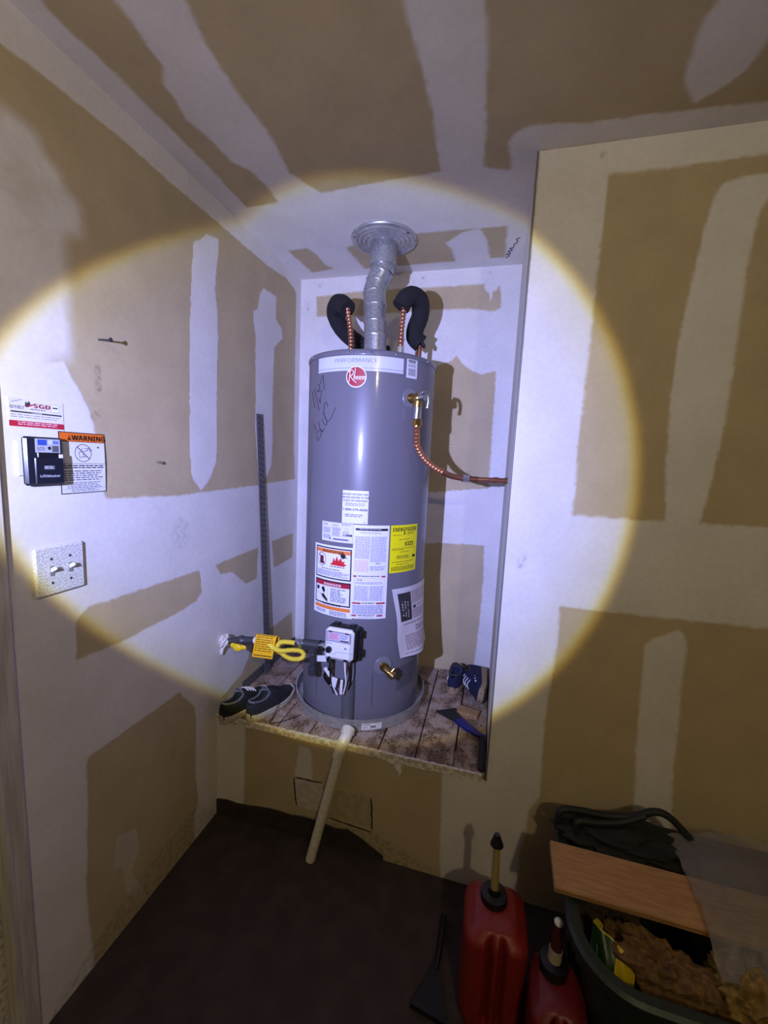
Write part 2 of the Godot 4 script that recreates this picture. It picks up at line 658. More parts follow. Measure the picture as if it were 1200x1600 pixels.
func shell() -> void:
	var s := H
	# left wall, painted from the alcove to the door casing
	var left := plastered(1.52, H, 460.0, false, [
		["m", 1, [1399,2346,1366,2344,1285,2354,1196,2357,1059,2365,921,2360,745,2364,665,2365,503,2365,320,2368,155,2384,74,2368,52,2352,54,2005,53,1574,36,1416,45,1114,36,653,29,447,-123,379,-70,2469,979,2452,1279,2453,1391,2462]],
		["m", 1, [802,2238,770,2261,742,2291,705,2304,669,2312,670,2282,689,2163,690,2114,680,2058,677,1953,684,1865,689,1551,694,1497,729,1434,777,1390,817,1428,832,1458,837,1566,832,1722,833,1762,828,1926,819,2074,811,2158]],
		["m", 1, [388,2232,362,2259,319,2261,250,2268,254,2164,201,2143,186,2095,265,2036,269,1926,276,1765,272,1557,284,1483,322,1429,373,1430,398,1457,424,1652,419,1746,425,1982,421,2041,441,2093,441,2138,409,2155]],
		["m", 1, [1172,1394,893,1382,396,1393,25,1409,-10,445,682,-42,839,-22,847,95,820,156,835,308,826,437,830,560,911,667,1265,671,1268,545,1286,255,1273,-2,1432,0,1591,33,1462,1249,1475,1699,1269,1740,1208,1632,1177,1498]],
		["s", 1, [1476,1686,1423,2148,1364,2208,1300,2215,1247,2149,1215,2103,1237,2040,1263,1971,1272,1909,1270,1837,1253,1736]],
		["k", 1, [1275,1077,1234,1102,795,1093,784,1007,818,978,904,968,1139,959,1279,970]],
		["k", 1, [702,1091,394,1101,403,953,493,953,572,1015,594,1033,675,1046]],
		["k", 1, [269,1108,45,1112,47,976,248,966]],
		["k", 1, [447,635,261,655,44,659,31,498,29,439,457,440,646,486,676,504,524,537,473,590]],
		["m", 0.35, [1155,334,1112,305,1103,213,1137,177,1098,62,1152,100,1170,236,1197,243,1184,341]],
		["d", 0.16, [935,1253,919,1294,886,1308,852,1285,843,1230,867,1190,904,1186,927,1214]],
		["d", 0.3, [1190,1747,1171,1754,1167,1705,1179,1669,1191,1684,1193,1717]],
		["d", 0.35, [1203,1623,1174,1636,1160,1617,1172,1608,1198,1608]],
		["d", 0.5, [1480,597,1441,469,1438,282,1459,45,1565,74]],
		["d", 0.25, [682,-42,820,142,1018,127,1222,90,1380,42,1407,2]],
		["m", 1, [-10,2395,1400,2395,1400,2460,-10,2460]]], 3)
	var g := Geo.new()
	panel(g, Vector3(-0.06, H / 2, (-D + 0.815) / 2), Vector3(0.12, H, D + 0.815), Vector3(0, 0, -D), Vector3(0, 0, 1.0 / 1.52), Vector3(0, 1.0 / H, 0))
	struct("wall_left", g, left, "left drywall with taped joints, unpainted, running into the alcove", "wall")
	# ceiling
	var top := plastered(3.2, 4.7, 250.0, false, [
		["m", 1, [76,1341,63,1320,64,1266,74,1180,76,1089,80,957,84,789,77,612,219,622,398,643,620,662,810,672,947,663,1024,637,1016,702,1009,749,1023,786,1066,806,1131,800,1220,782,1332,784,1614,769,1860,768,1913,696,1101,703,1110,3,1086,-44,-13,-60,7,720,0,1280,10,1355]],
		["k", 1, [78,292,174,297,193,236,190,143,218,92,94,69]],
		["k", 1, [345,276,388,289,501,317,658,334,1020,327,1019,79,956,82,801,77,557,72,368,69]],
		["m", 1, [776,239,850,311,917,328,944,228,954,59,799,59,796,173]],
		["m", 1, [219,1310,218,1299,220,1254,210,1214,205,1153,172,1117,168,1080,149,1012,166,927,175,832,209,790,220,697,216,615,392,630,388,649,329,758,344,854,351,938,339,1055,343,1124,346,1185,365,1267,367,1278]],
		["m", 1, [795,1185,795,1174,798,1123,808,1019,813,899,810,788,810,666,937,659,949,796,951,920,956,1056,952,1140,951,1152]],
		["m", 1, [1387,1057,1390,1045,1378,1012,1382,966,1395,880,1427,822,1449,796,1501,842,1521,878,1526,935,1506,1020,1499,1033]],
		["d", 0.5, [449,1206,453,1205,450,1200,446,1201]],
		["m", 1, [-50,-10,45,-10,45,1420,-50,1420]]], 9)
	g = Geo.new()
	panel(g, Vector3(1.6, H + 0.06, (4.0 - D) / 2), Vector3(3.44, 0.12, 4.0 + D + 0.24), Vector3(0, 0, -D), Vector3(1.0 / 3.2, 0, 0), Vector3(0, 0, 1.0 / 4.7))
	struct("ceiling", g, top, "bare drywall ceiling with broad taped joints", "ceiling")
	# front wall: right of the alcove and below its platform
	var front := plastered(3.2, H, 320.0, false, [
		["m", 1, [1099,2459,1648,2452,1781,2447,1793,2366,1660,2362,1444,2355,1289,2357,1287,2185,1285,2110,1285,2003,1285,1881,1282,1756,1281,1597,1286,1479,1285,1392,1485,1391,1792,1396,2074,1389,2119,1108,1826,1106,1505,1099,1276,1096,1281,1004,1278,889,1270,785,1268,649,1274,418,1243,358,1242,279,1228,194,1232,-38,968,-37,954,81,939,492,1085,503]],
		["m", 1, [1748,2318,1680,2317,1618,2314,1569,2304,1552,2267,1539,2189,1530,2084,1517,1959,1511,1785,1521,1569,1541,1382,1626,1389,1640,1501,1654,1699,1654,1870,1653,1995,1651,2116,1664,2232,1692,2283,1752,2291]],
		["m", 0.9, [1528,1007,1549,1031,1588,1052,1612,1070,1628,1058,1641,1018,1641,917,1647,772,1652,622,1669,402,1680,267,1569,266,1560,439,1543,672,1536,823]],
		["m", 1, [-26,492,137,469,134,355,126,29,-32,-78]],
		["m", 0.7, [379,398,420,402,433,364,434,262,359,262]],
		["d", 0.35, [1130,1231,1156,1262,1168,1250,1159,1220,1145,1201]],
		["d", 0.35, [17,22,382,108,474,100,692,109,841,58,989,11,744,-15,16,-39]],
		["d", 0.15, [945,691,1079,671,1114,486,959,472]],
		["d", 0.5, [1307,960,1312,961,1314,940,1309,939]],
		["d", 0.5, [1265,2415,1275,2414,1277,2401,1267,2402]]], 15)
	g = Geo.new()
	panel(g, Vector3((W + 3.2) / 2, H / 2, -0.06), Vector3(3.2 - W, H, 0.12), Vector3.ZERO, Vector3(1.0 / 3.2, 0, 0), Vector3(0, 1.0 / H, 0))
	struct("wall_front", g, front, "taped drywall to the right of the alcove opening", "wall")
	g = Geo.new()
	panel(g, Vector3(W / 2, (P - 0.02) / 2, -0.06), Vector3(W, P - 0.02, 0.12), Vector3.ZERO, Vector3(1.0 / 3.2, 0, 0), Vector3(0, 1.0 / H, 0))
	var low := struct("wall_front", g, front, "low drywall under the platform edge", "wall")
	# two pieces cut out of the low wall and set back in, leaving dark gaps
	var gap := mat(Color(0.10, 0.08, 0.07), 0.95)
	g = Geo.new()
	for e in [[Vector2(0.356, 0.254), Vector2(0.482, 0.262)], [Vector2(0.370, 0.128), Vector2(0.356, 0.254)], [Vector2(0.504, 0.118), Vector2(0.690, 0.106)], [Vector2(0.690, 0.108), Vector2(0.682, 0.252)], [Vector2(0.502, 0.118), Vector2(0.522, 0.249)]]:
		var a: Vector2 = e[0]; var b: Vector2 = e[1]
		var path := []
		for i in 9:
			var p := a.lerp(b, i / 8.0)
			path.append(Vector3(p.x + 0.003 * noise.get_noise_2d(p.x * 60, p.y * 60), p.y + 0.003 * noise.get_noise_2d(p.y * 60, p.x * 60), -0.0012))
		g.tube(path, [0.001, 0.003, 0.0035, 0.0025, 0.004, 0.003, 0.0035, 0.003, 0.002], 6)
	obj("saw_cut", g, gap, low)
	for q in [[Vector2(0.363, 0.248), Vector2(0.480, 0.255), Vector2(0.500, 0.150), Vector2(0.480, 0.133), Vector2(0.385, 0.134), Vector2(0.372, 0.150)], [Vector2(0.526, 0.246), Vector2(0.645, 0.262), Vector2(0.677, 0.248), Vector2(0.684, 0.128), Vector2(0.510, 0.134)]]:
		g = Geo.new()
		g.extrude(PackedVector2Array(q), -0.004, 0.004)
		var mm := mottled(47, 0.03, Color(0.66, 0.60, 0.47), Color(0.73, 0.67, 0.52), Vector3(3, 3, 3), 0.85) if q[0].x > 0.5 else mottled(48, 0.03, Color(0.74, 0.70, 0.64), Color(0.82, 0.79, 0.74), Vector3(3, 3, 3), 0.85)
		obj("drywall_patch", g, mm, low)
	# dark footing that shows below the drywall
	g = Geo.new()
	var pts := PackedVector2Array([Vector2(0.0, 0.0), Vector2(0.74, 0.0)])
	for i in 16:
		var x := 0.74 - 0.74 * i / 15.0
		pts.append(Vector2(x, (0.075 if x > 0.35 else 0.05 + 0.08 * x) * smoothstep(0.76, 0.60, x) + 0.012 + 0.01 * noise.get_noise_2d(x * 30, 3)))
	g.extrude(pts, -0.002, 0.007)
	obj("footing", g, M.concrete_edge, low)
	# alcove: back wall and right return
	var back := plastered(W, H - P, 360.0, true, [
		["k", 1, [89,1903,213,1909,338,1915,577,1916,803,1913,979,1913,1005,1901,1016,1808,988,1790,891,1806,740,1811,354,1798,92,1803]],
		["k", 1, [469,1463,663,1524,806,1574,824,1597,869,1543,942,1507,1015,1521,1018,1283,1021,966,826,942,495,894]],
		["k", 1, [542,642,820,676,1022,683,1030,503,1028,324,1021,130,1015,45,1006,-63,542,-114]],
		["m", 1, [935,1924,998,1920,992,1887,973,1880,969,1849,959,1833,959,1872,934,1896]],
		["d", 0.6, [36,1878,43,1877,45,1820,37,1821]],
		["d", 0.8, [102,1962,116,1961,117,1948,103,1949]],
		["d", 0.8, [638,1962,650,1962,651,1950,638,1951]],
		["d", 0.8, [951,1966,963,1965,964,1954,952,1955]],
		["d", 0.3, [679,4,886,4,1034,13,1037,-28,682,-51]]], 21)
	g = Geo.new()
	panel(g, Vector3(W / 2, H / 2, -D - 0.06), Vector3(W + 0.24, H + 0.24, 0.12), Vector3(0, P, -D), Vector3(1.0 / W, 0, 0), Vector3(0, 1.0 / (H - P), 0))
	struct("wall_back", g, back, "back wall of the alcove behind the tank, mostly joint compound", "wall")
	var side := plastered(D, H, 200.0, true, [["k", 0.5, [120, 300, 420, 310, 430, 900, 130, 880]]], 27)
	g = Geo.new()
	panel(g, Vector3(W + 0.05, H / 2, -D / 2 - 0.06), Vector3(0.1, H, D - 0.12), Vector3(W, 0, -D), Vector3(0, 0, 1.0 / D), Vector3(0, 1.0 / H, 0))
	struct("wall_right", g, side, "narrow right return wall of the alcove", "wall")
	# metal corner bead along the edge of the opening
	g = Geo.new()
	var e0 := P - 0.02
	g.box(Vector3(W - 0.001, (e0 + H) / 2, -0.017), Vector3(0.002, H - e0, 0.034), 0.0005)
	g.tube([Vector3(W - 0.0005, e0, -0.0005), Vector3(W - 0.0005, H, -0.0005)], 0.0028, 10)
	var bead := struct("trim_1", g, mat(Color(0.50, 0.50, 0.52), 0.5, 0.4), "bare metal corner bead on the right edge of the alcove", "corner bead")
	for i in 7:
		g = Geo.new()
		g.ball(Vector3(W - 0.0015, 0.62 + 0.27 * i + 0.03 * sin(i * 2.3), -0.023 - 0.004 * sin(i * 1.7)), Vector3(0.002, 0.004, 0.004), null, 10, 6)
		obj("nail_head", g, M.iron, bead)
	# door casing beyond the left wall, and the door
	g = Geo.new()
	g.box(Vector3(0.0075, 1.04, 0.757), Vector3(0.015, 2.08, 0.062), 0.004)
	g.box(Vector3(0.016, 1.04, 0.772), Vector3(0.008, 2.08, 0.022), 0.004)
	struct("trim_2", g, M.casing, "worn painted door casing at the left end of the wall", "trim")
	g = Geo.new()
	g.box(Vector3(-0.045, 1.03, 1.27), Vector3(0.04, 2.06, 0.90), 0.003)
	for k in 3:
		g.box(Vector3(-0.022, 0.35 + 0.66 * k, 1.27), Vector3(0.012, 0.5, 0.62), 0.008)
	struct("door_1", g, M.casing, "panelled door beside the left wall, outside the picture", "door")
	g = Geo.new()
	g.box(Vector3(-0.06, H / 2, 2.87), Vector3(0.12, H, 2.26))
	g.box(Vector3(-0.06, 2.26, 1.27), Vector3(0.12, 0.36, 0.92))
	g.box(Vector3(-0.10, 1.03, 1.27), Vector3(0.04, 2.1, 0.92))
	var plain := mottled(51, 0.02, Color(0.50, 0.45, 0.36), Color(0.60, 0.56, 0.48), Vector3(1, 1, 1), 0.85)
	struct("wall_left", g, plain, "left wall past the door, outside the picture", "wall")
	g = Geo.new()
	g.box(Vector3(1.6, H / 2, 4.06), Vector3(3.44, H, 0.12))
	struct("wall_rear", g, plain, "garage wall behind the camera", "wall")
	g = Geo.new()
	g.box(Vector3(3.26, H / 2, 2.0), Vector3(0.12, H, 4.24))
	struct("wall_right", g, plain, "far right garage wall, outside the picture", "wall")
	# floor
	g = Geo.new()
	g.box(Vector3(1.6, -0.05, 1.94), Vector3(3.44, 0.1, 4.24))
	struct("floor", g, M.concrete, "dark stained concrete garage floor", "floor")


func platform() -> void:
	var t := thing("platform", "raised wooden platform of stained boards carrying the water heater", "platform", Vector3(0, 0, 0))
	var g: Geo
	var x1 := W - 0.001
	var wood := board_material()
	var i := 0
	for x0 in [0.9785, 0.838, 0.6965, 0.555, 0.4135, 0.272, 0.131, 0.001]:
		g = Geo.new()
		var drop := 0.0012 * sin(i * 2.1)
		g.box(Vector3((x0 + x1) / 2, P - 0.0105 + drop, (-D - 0.001) / 2), Vector3(x1 - x0 - 0.0052, 0.019, D - 0.004), 0.0022)
		obj("plank", g, wood, t)
		x1 = x0
		i += 1
	torn_edge()


func torn_edge() -> void:
	# torn drywall edge along the front of the platform, with crusts of compound
	var t := get_node("wall_front_001")
	var g := Geo.new()
	var pts := PackedVector2Array()
	var n := 120
	for k in n + 1:
		var x := lerpf(0.0, W - 0.015, float(k) / n)
		var y := P - 0.021 - 0.005 * absf(noise.get_noise_2d(x * 90, 7))
		y -= 0.045 * exp(-pow((x - 0.785) / 0.012, 2)) + 0.02 * exp(-pow((x - 0.765) / 0.025, 2)) + 0.010 * exp(-pow((x - 0.86) / 0.04, 2)) * (0.6 + noise.get_noise_2d(x * 200, 9))
		pts.append(Vector2(x, y))
	for k in n + 1:
		var x := lerpf(W - 0.015, 0.0, float(k) / n)
		pts.append(Vector2(x, P + 0.003 + 0.004 * noise.get_noise_2d(x * 60, 21)))
	g.extrude(pts, -0.003, 0.007)
	obj("torn_edge", g, mottled(71, 0.03, Color(0.74, 0.70, 0.63), Color(0.92, 0.90, 0.86), Vector3(5, 5, 5), 0.9), t)


func board_material() -> StandardMaterial3D:
	# one picture over the whole platform: grain along z, differing from board to board, dust, grime and specks; 1 pixel is about a millimetre
	var w := 1100
	var h := 704
	var nz := FastNoiseLite.new()
	nz.seed = 61
	nz.frequency = 1.0
	nz.fractal_octaves = 4
	var out := PackedByteArray()
	out.resize(w * h * 3)
	var edges := [0.131, 0.272, 0.4135, 0.555, 0.6965, 0.838, 0.9785, 1.2]
	for px in w:
		var x := px / 1000.0
		var b := 0
		while x > edges[b]:
			b += 1
		var tone := 0.92 + 0.12 * fposmod(b * 0.618, 1.0)
		for py in h:
			var z := py / 1000.0 - D
			var grain := nz.get_noise_2d(x * 150.0 + b * 31.0, z * 5.0 + b * 17.0)
			var cloud := nz.get_noise_2d(x * 11.0 + 90.0, z * 11.0)
			var grit := nz.get_noise_2d(x * 70.0, z * 70.0 + 40.0)
			var k := tone * (1.0 + 0.16 * grain + 0.10 * cloud)
			var grime := clampf((cloud + 0.35 * grit) * 2.2 - 0.10 + 0.5 * smoothstep(-0.26, -0.04, z) * smoothstep(0.55, 0.75, x), 0.0, 1.0)
			var speck := smoothstep(0.30, 0.42, grit) * smoothstep(-0.2, 0.3, cloud + 0.2)
			k *= 1.0 - 0.30 * grime - 0.45 * speck
			var dust := smoothstep(0.05, -0.35, cloud) * 0.6
			var c := Color(0.60, 0.50, 0.43).lerp(Color(0.72, 0.67, 0.64), dust)
			var at := (py * w + px) * 3
			out[at] = clampi(int(c.r * k * 255.0), 0, 255)
			out[at + 1] = clampi(int(c.g * k * 255.0), 0, 255)
			out[at + 2] = clampi(int(c.b * k * 255.0), 0, 255)
	var m := StandardMaterial3D.new()
	m.albedo_texture = ImageTexture.create_from_image(Image.create_from_data(w, h, false, Image.FORMAT_RGB8, out))
	m.roughness = 0.8
	m.uv1_scale = Vector3(1.0 / 1.1, 1.0 / 0.704, 1)
	m.uv1_offset = Vector3(0, D / 0.704, 0)
	return m


func on_tank(deg: float, y: float, out := 0.0, r := 0.265) -> Vector3:
	# a point on the tank's skin in the tank's own axes; y is height above the floor
	var a := deg_to_rad(deg)
	return Vector3(sin(a) * (r + out), y - P, cos(a) * (r + out))


func sticker(called: String, art: Art, a0: float, a1: float, y0: float, y1: float, parent: Node, rough := 0.4, out := 0.0012) -> MeshInstance3D:
	var g := Geo.new()
	g.sheet(func(u, v): return on_tank(lerpf(a0, a1, u), lerpf(y0, y1, v), out), 20, 2, 0.0008)
	return obj(called, g, art.material(rough), parent)


func tank_letters(text: String, h: float, a: float, y: float, m: Material, parent: Node, bold := true, wide := 1.0, out := 0.0018) -> void:
	letters(text, h, m, parent, func(px, py): return on_tank(a + rad_to_deg(px / 0.265), y + py, out), bold, wide)


func heater() -> void:
	var t := thing("water_heater", "tall grey gas water heater standing in a metal pan on the platform", "water heater", Vector3(0.511, P, -0.361))
	var g := Geo.new()
	var prof := [Vector2(0.0, 0.010), Vector2(0.258, 0.010), Vector2(0.2635, 0.016), Vector2(0.265, 0.024), Vector2(0.265, 0.638), Vector2(0.2645, 0.640), Vector2(0.2645, 0.643), Vector2(0.265, 0.645), Vector2(0.265, 1.459)]
	g.lathe(prof, 96)
	var body := obj("tank_jacket", g, M.paint, t)
	g = Geo.new()
	g.lathe([Vector2(0.262, 1.4585), Vector2(0.2675, 1.4585), Vector2(0.2685, 1.461), Vector2(0.2680, 1.470), Vector2(0.2660, 1.4755), Vector2(0.2620, 1.478), Vector2(0.250, 1.4785), Vector2(0.0, 1.4785)], 96)
	obj("top_cap", g, M.paint, t)
	for a in [-43.0, -3.0, 15.0, 35.0, 68.0]:
		g = Geo.new()
		g.ball(on_tank(a, P + 1.4655, 0.0042), Vector3(0.0045, 0.0045, 0.0045), null, 12, 8)
		obj("screw", g, M.steel, t)
	# banner with the lettering and the round badge
	var art := Art.new(353, 55, 2.0, Color(0.80, 0.81, 0.86))
	art.rect(0, 44, 353, 2, Color(0.55, 0.55, 0.60))
	var lab := sticker("banner", art, -34.5, 42.0, 1.852, 1.906, t, 0.22)
	tank_letters("PERFORMANCE", 0.0135, 2.5, 1.889, M.print_gray, lab, false, 1.28)
	g = Geo.new()
	g.sheet(func(u, v): return on_tank(3.9 + rad_to_deg(0.0385 * u * cos(v * TAU) / 0.265), 1.830 + 0.0385 * u * sin(v * TAU), 0.0022), 4, 48, 0.001)
	var badge := obj("round_badge", g, M.white, t)
	g = Geo.new()
	g.sheet(func(u, v): return on_tank(3.9 + rad_to_deg(0.0345 * u * cos(v * TAU) / 0.265), 1.830 + 0.0345 * u * sin(v * TAU), 0.0028), 4, 48)
	obj("badge_face", g, M.red, badge)
	letters("heem", 0.0165, M.white, badge, func(px, py): return on_tank(6.6 + rad_to_deg(px / 0.265), 1.8285 + py, 0.0034), true, 0.72)
	# the tall initial, drawn as strokes
	g = Geo.new()
	for s in [[[-0.026, -0.020], [-0.024, 0.004], [-0.022, 0.022]], [[-0.029, 0.017], [-0.018, 0.024], [-0.010, 0.018], [-0.013, 0.008], [-0.023, 0.003]], [[-0.021, 0.002], [-0.010, -0.012], [0.002, -0.021]], [[-0.003, 0.031], [-0.005, 0.010], [-0.007, -0.006]]]:
		var path := []
		for q in s:
			path.append(on_tank(3.9 + rad_to_deg(q[0] / 0.265), 1.830 + q[1], 0.0034))
		g.tube(curve(path, 5), 0.0019, 6)
	obj("lettering", g, M.white, badge)
	# handwriting in marker
	g = Geo.new()
	for s in [[[-32.0, 1.812], [-28.6, 1.842], [-27.5, 1.815], [-26.3, 1.788]], [[-35.7, 1.813], [-32.6, 1.806], [-33.5, 1.790], [-37.0, 1.785], [-29.7, 1.786], [-31.0, 1.765], [-31.3, 1.741], [-33.6, 1.760]], [[-42.0, 1.797], [-36.0, 1.750], [-32.4, 1.711]], [[-46.0, 1.79], [-43.0, 1.755], [-40.0, 1.725]], [[-22.0, 1.723], [-22.6, 1.737], [-23.8, 1.741], [-25.6, 1.734], [-26.0, 1.722], [-25.2, 1.691], [-21.6, 1.671], [-18.0, 1.681], [-13.4, 1.722]], [[-28.1, 1.682], [-26.4, 1.665], [-23.7, 1.655], [-22.1, 1.664], [-24.5, 1.688], [-27.7, 1.702]], [[-32.8, 1.672], [-31.0, 1.645], [-27.7, 1.630], [-25.4, 1.646]], [[-27.1, 1.631], [-30.4, 1.639], [-37.0, 1.625]], [[-29.0, 1.630], [-30.1, 1.611], [-33.5, 1.597], [-35.2, 1.608], [-33.5, 1.618]], [[-40.0, 1.66], [-37.5, 1.648], [-38.5, 1.636]]]:
		var path := []
		for q in s:
			path.append(on_tank(q[0], q[1], 0.0002))
		g.tube(curve(path, 5), 0.0012, 6)
	obj("marker_writing", g, mat(Color(0.10, 0.10, 0.13), 0.6), t)
	# stickers
	art = Art.new(50, 70, 5.0, Color(0.86, 0.86, 0.88), 4)
	art.rect(6, 4, 36, 5, Color(0.35, 0.35, 0.4)); art.rect(8, 10.5, 32, 4, Color(0.4, 0.4, 0.45))
	art.words(6, 19, 38, 12, 3.0, Color(0.35, 0.35, 0.42)); art.rect(7, 34, 36, 28, Color(0.70, 0.70, 0.74))
	art.words(9, 36, 33, 24, 3.0, Color(0.5, 0.5, 0.56))
	sticker("small_sticker", art, 45.0, 55.8, 1.842, 1.911, t)
	art = Art.new(101, 126, 5.0, Color(0.88, 0.88, 0.90), 5)
	art.words(12, 47, 78, 14, 4.5, Color(0.45, 0.45, 0.55), 0.95); art.words(12, 90, 78, 16, 6.5, Color(0.45, 0.45, 0.55), 0.85); art.rect(84, 119, 10, 2, Color(0.5, 0.5, 0.6))
	lab = sticker("return_notice", art, -4.3, 17.6, 1.288, 1.414, t)
	tank_letters("DO NOT RETURN THIS", 0.0072, 6.6, 1.400, M.ink, lab, true, 0.95)
	tank_letters("WATER HEATER TO THE", 0.0072, 6.6, 1.388, M.ink, lab, true, 0.95)
	tank_letters("PLACE OF PURCHASE", 0.0072, 6.6, 1.376, M.ink, lab, true, 0.95)
	tank_letters("1-866-279-4566", 0.0088, 6.6, 1.342, M.ink, lab, true, 1.12)
	art = Art.new(140, 76, 4.0, Color(0.86, 0.86, 0.90), 6)
	var blue := Color(0.42, 0.42, 0.55)
	art.words(7, 6, 24, 12, 3.4, blue); art.words(52, 8, 34, 8, 3.4, blue); art.words(92, 3, 40, 7, 3.0, blue)
	art.words(7, 22, 40, 24, 3.2, blue); art.words(52, 19, 38, 36, 3.2, blue); art.ring(113, 24, 6, 6, 0.8, blue); art.words(98, 33, 30, 5, 3.0, blue)
	art.rect(98, 42, 38, 8, Color(0.12, 0.12, 0.16)); art.rect(100, 43.5, 12, 5, Color(0.75, 0.75, 0.8)); art.words(114, 44, 20, 5, 2.4, Color(0.6, 0.6, 0.66))
	art.words(7, 50, 38, 18, 3.4, blue); art.rect(38, 61, 6, 8, Color(0.25, 0.25, 0.36)); art.rect(56, 62, 66, 6, Color(0.40, 0.40, 0.55))
	sticker("rating_plate", art, -24.2, 6.0, 1.210, 1.286, t)
	# warning panel, left half
	art = Art.new(185, 285, 4.0, Color(0.90, 0.90, 0.92), 7)
	var navy := Color(0.09, 0.08, 0.16)
	var org := Color(0.91, 0.50, 0.22)
	var red := Color(0.66, 0.10, 0.20)
	art.rect(9, 8, 168, 126, navy); art.rect(14, 13, 158, 116, Color(0.90, 0.90, 0.92)); art.rect(14, 16, 158, 15, org)
	art.ring(42, 60, 21, 26, 2.0, navy); art.poly([Vector2(32, 46), Vector2(50, 46), Vector2(54, 78), Vector2(32, 78)], Color(0.25, 0.10, 0.18)); art.line(Vector2(28, 42), Vector2(58, 78), 3.0, red)
	art.poly([Vector2(84, 76), Vector2(96, 66), Vector2(100, 46), Vector2(108, 60), Vector2(116, 38), Vector2(122, 58), Vector2(134, 44), Vector2(138, 60), Vector2(150, 56), Vector2(146, 66), Vector2(158, 70), Vector2(146, 78)], Color(0.80, 0.14, 0.18))
	art.poly([Vector2(130, 30), Vector2(150, 28), Vector2(154, 42), Vector2(140, 48), Vector2(132, 40)], navy); art.line(Vector2(122, 28), Vector2(160, 44), 2.0, navy); art.ring(140, 27, 4, 4, 2.0, navy)
	art.words(86, 81, 72, 5, 5.0, navy); art.words(40, 94, 100, 6, 5.0, navy); art.words(18, 102, 150, 24, 4.6, Color(0.4, 0.4, 0.55))
	art.rect(9, 142, 168, 98, navy); art.rect(14, 147, 158, 88, Color(0.90, 0.90, 0.92)); art.rect(14, 147, 158, 18, red)
	art.poly([Vector2(18, 172), Vector2(32, 172), Vector2(32, 186), Vector2(18, 188)], navy); art.poly([Vector2(44, 176), Vector2(58, 170), Vector2(64, 186), Vector2(58, 198), Vector2(46, 184)], navy); art.line(Vector2(18, 196), Vector2(70, 214), 1.2, Color(0.5, 0.5, 0.6)); art.poly([Vector2(42, 204), Vector2(58, 200), Vector2(76, 220), Vector2(76, 231), Vector2(50, 216)], Color(0.25, 0.13, 0.16))
	art.rect(76, 166, 1, 68, Color(0.5, 0.5, 0.6)); art.words(90, 172, 74, 58, 6.2, Color(0.42, 0.42, 0.56), 0.6)
	art.rect(9, 246, 168, 14, org); art.words(16, 265, 62, 16, 4.6, Color(0.3, 0.3, 0.45)); art.words(88, 264, 84, 18, 4.6, Color(0.3, 0.3, 0.45))
	lab = sticker("warning_panel", art, -32.8, 7.2, 0.908, 1.193, t)
	tank_letters("WARNING", 0.0095, -12.5, 1.1695, M.ink, lab, true, 1.5)
	tank_letters("DANGER", 0.0095, -11.5, 1.0365, M.white, lab, true, 1.5)
	tank_letters("WARNING", 0.0085, -12.5, 0.9550, M.ink, lab, true, 1.5)
	# instructions, right half
	art = Art.new(142, 372, 4.0, Color(0.90, 0.90, 0.92), 8)
	var lil := Color(0.56, 0.54, 0.68)
	var pink := Color(0.80, 0.52, 0.60)
	art.rect(8, 12, 128, 9, navy); art.words(24, 14, 96, 6, 5.0, Color(0.7, 0.7, 0.75)); art.words(26, 28, 90, 6, 5, lil)
	art.words(8, 44, 60, 90, 4.2, lil, 0.95); art.words(70, 44, 64, 100, 4.2, lil, 0.95); art.words(8, 138, 58, 44, 4.6, pink, 0.9, 0.4); art.words(92, 148, 20, 6, 5, navy); art.words(70, 160, 62, 18, 4.6, lil)
	art.rect(4, 198, 14, 6, red); art.rect(118, 198, 16, 6, red); art.words(24, 198, 90, 6, 5.6, navy); art.frame(10, 208, 120, 160 - 60, 0.8, pink)
	art.words(22, 214, 26, 6, 5.6, navy); art.words(14, 224, 110, 10, 4.4, lil, 0.95); art.words(12, 240, 58, 58, 4.6, lil, 0.9); art.words(72, 240, 56, 58, 4.6, lil, 0.9)
	art.rect(2, 306, 36, 6, red); art.rect(100, 306, 36, 6, red); art.words(44, 306, 50, 6, 5.6, navy)
	art.im.fill_rect(Rect2i(0, int(304 * 4.0), 1, 1), red)
	art.words(6, 316, 126, 38, 4.4, Color(0.45, 0.45, 0.60), 0.95)
	art.rect(0, 357, 22, 6, red); art.rect(104, 357, 24, 6, red); art.words(28, 357, 70, 6, 5.6, navy); art.words(30, 366, 70, 4, 4, lil)
	sticker("instruction_panel", art, 6.2, 36.3, 0.912, 1.284, t)
	# yellow energy label
	art = Art.new(138, 190, 4.0, Color(0.93, 0.90, 0.04), 9)
	var ol := Color(0.35, 0.34, 0.05)
	art.line(Vector2(63, 26), Vector2(63, 34), 3, Color(0.1, 0.1, 0.05)); art.poly([Vector2(57, 32), Vector2(69, 32), Vector2(63, 41)], Color(0.1, 0.1, 0.05)); art.words(8, 38, 44, 4, 4, ol); art.ring(84, 36, 6, 6, 0.8, ol); art.words(78, 30, 40, 8, 4, ol)
	art.words(38, 56, 66, 6, 4.4, ol); art.rect(8, 92, 122, 1.6, Color(0.1, 0.1, 0.05)); art.words(8, 97, 60, 5, 4.4, ol); art.words(44, 106, 54, 5, 4.4, ol)
	art.rect(112, 124, 18, 10, Color(0.06, 0.06, 0.06)); art.words(30, 122, 74, 16, 4.6, ol); art.words(10, 146, 116, 6, 4.6, ol); art.words(30, 156, 70, 6, 4.6, ol); art.words(8, 166, 120, 18, 4.4, ol, 0.95)
	lab = sticker("energy_label", art, 37.7, 67.5, 1.094, 1.284, t)
	tank_letters("ENERGYGUIDE", 0.0155, 52.6, 1.267, M.ink, lab, true, 0.82)
	tank_letters("$325", 0.0165, 57.0, 1.208, mat(Color(0.16, 0.15, 0.04), 0.6), lab, true, 0.95)
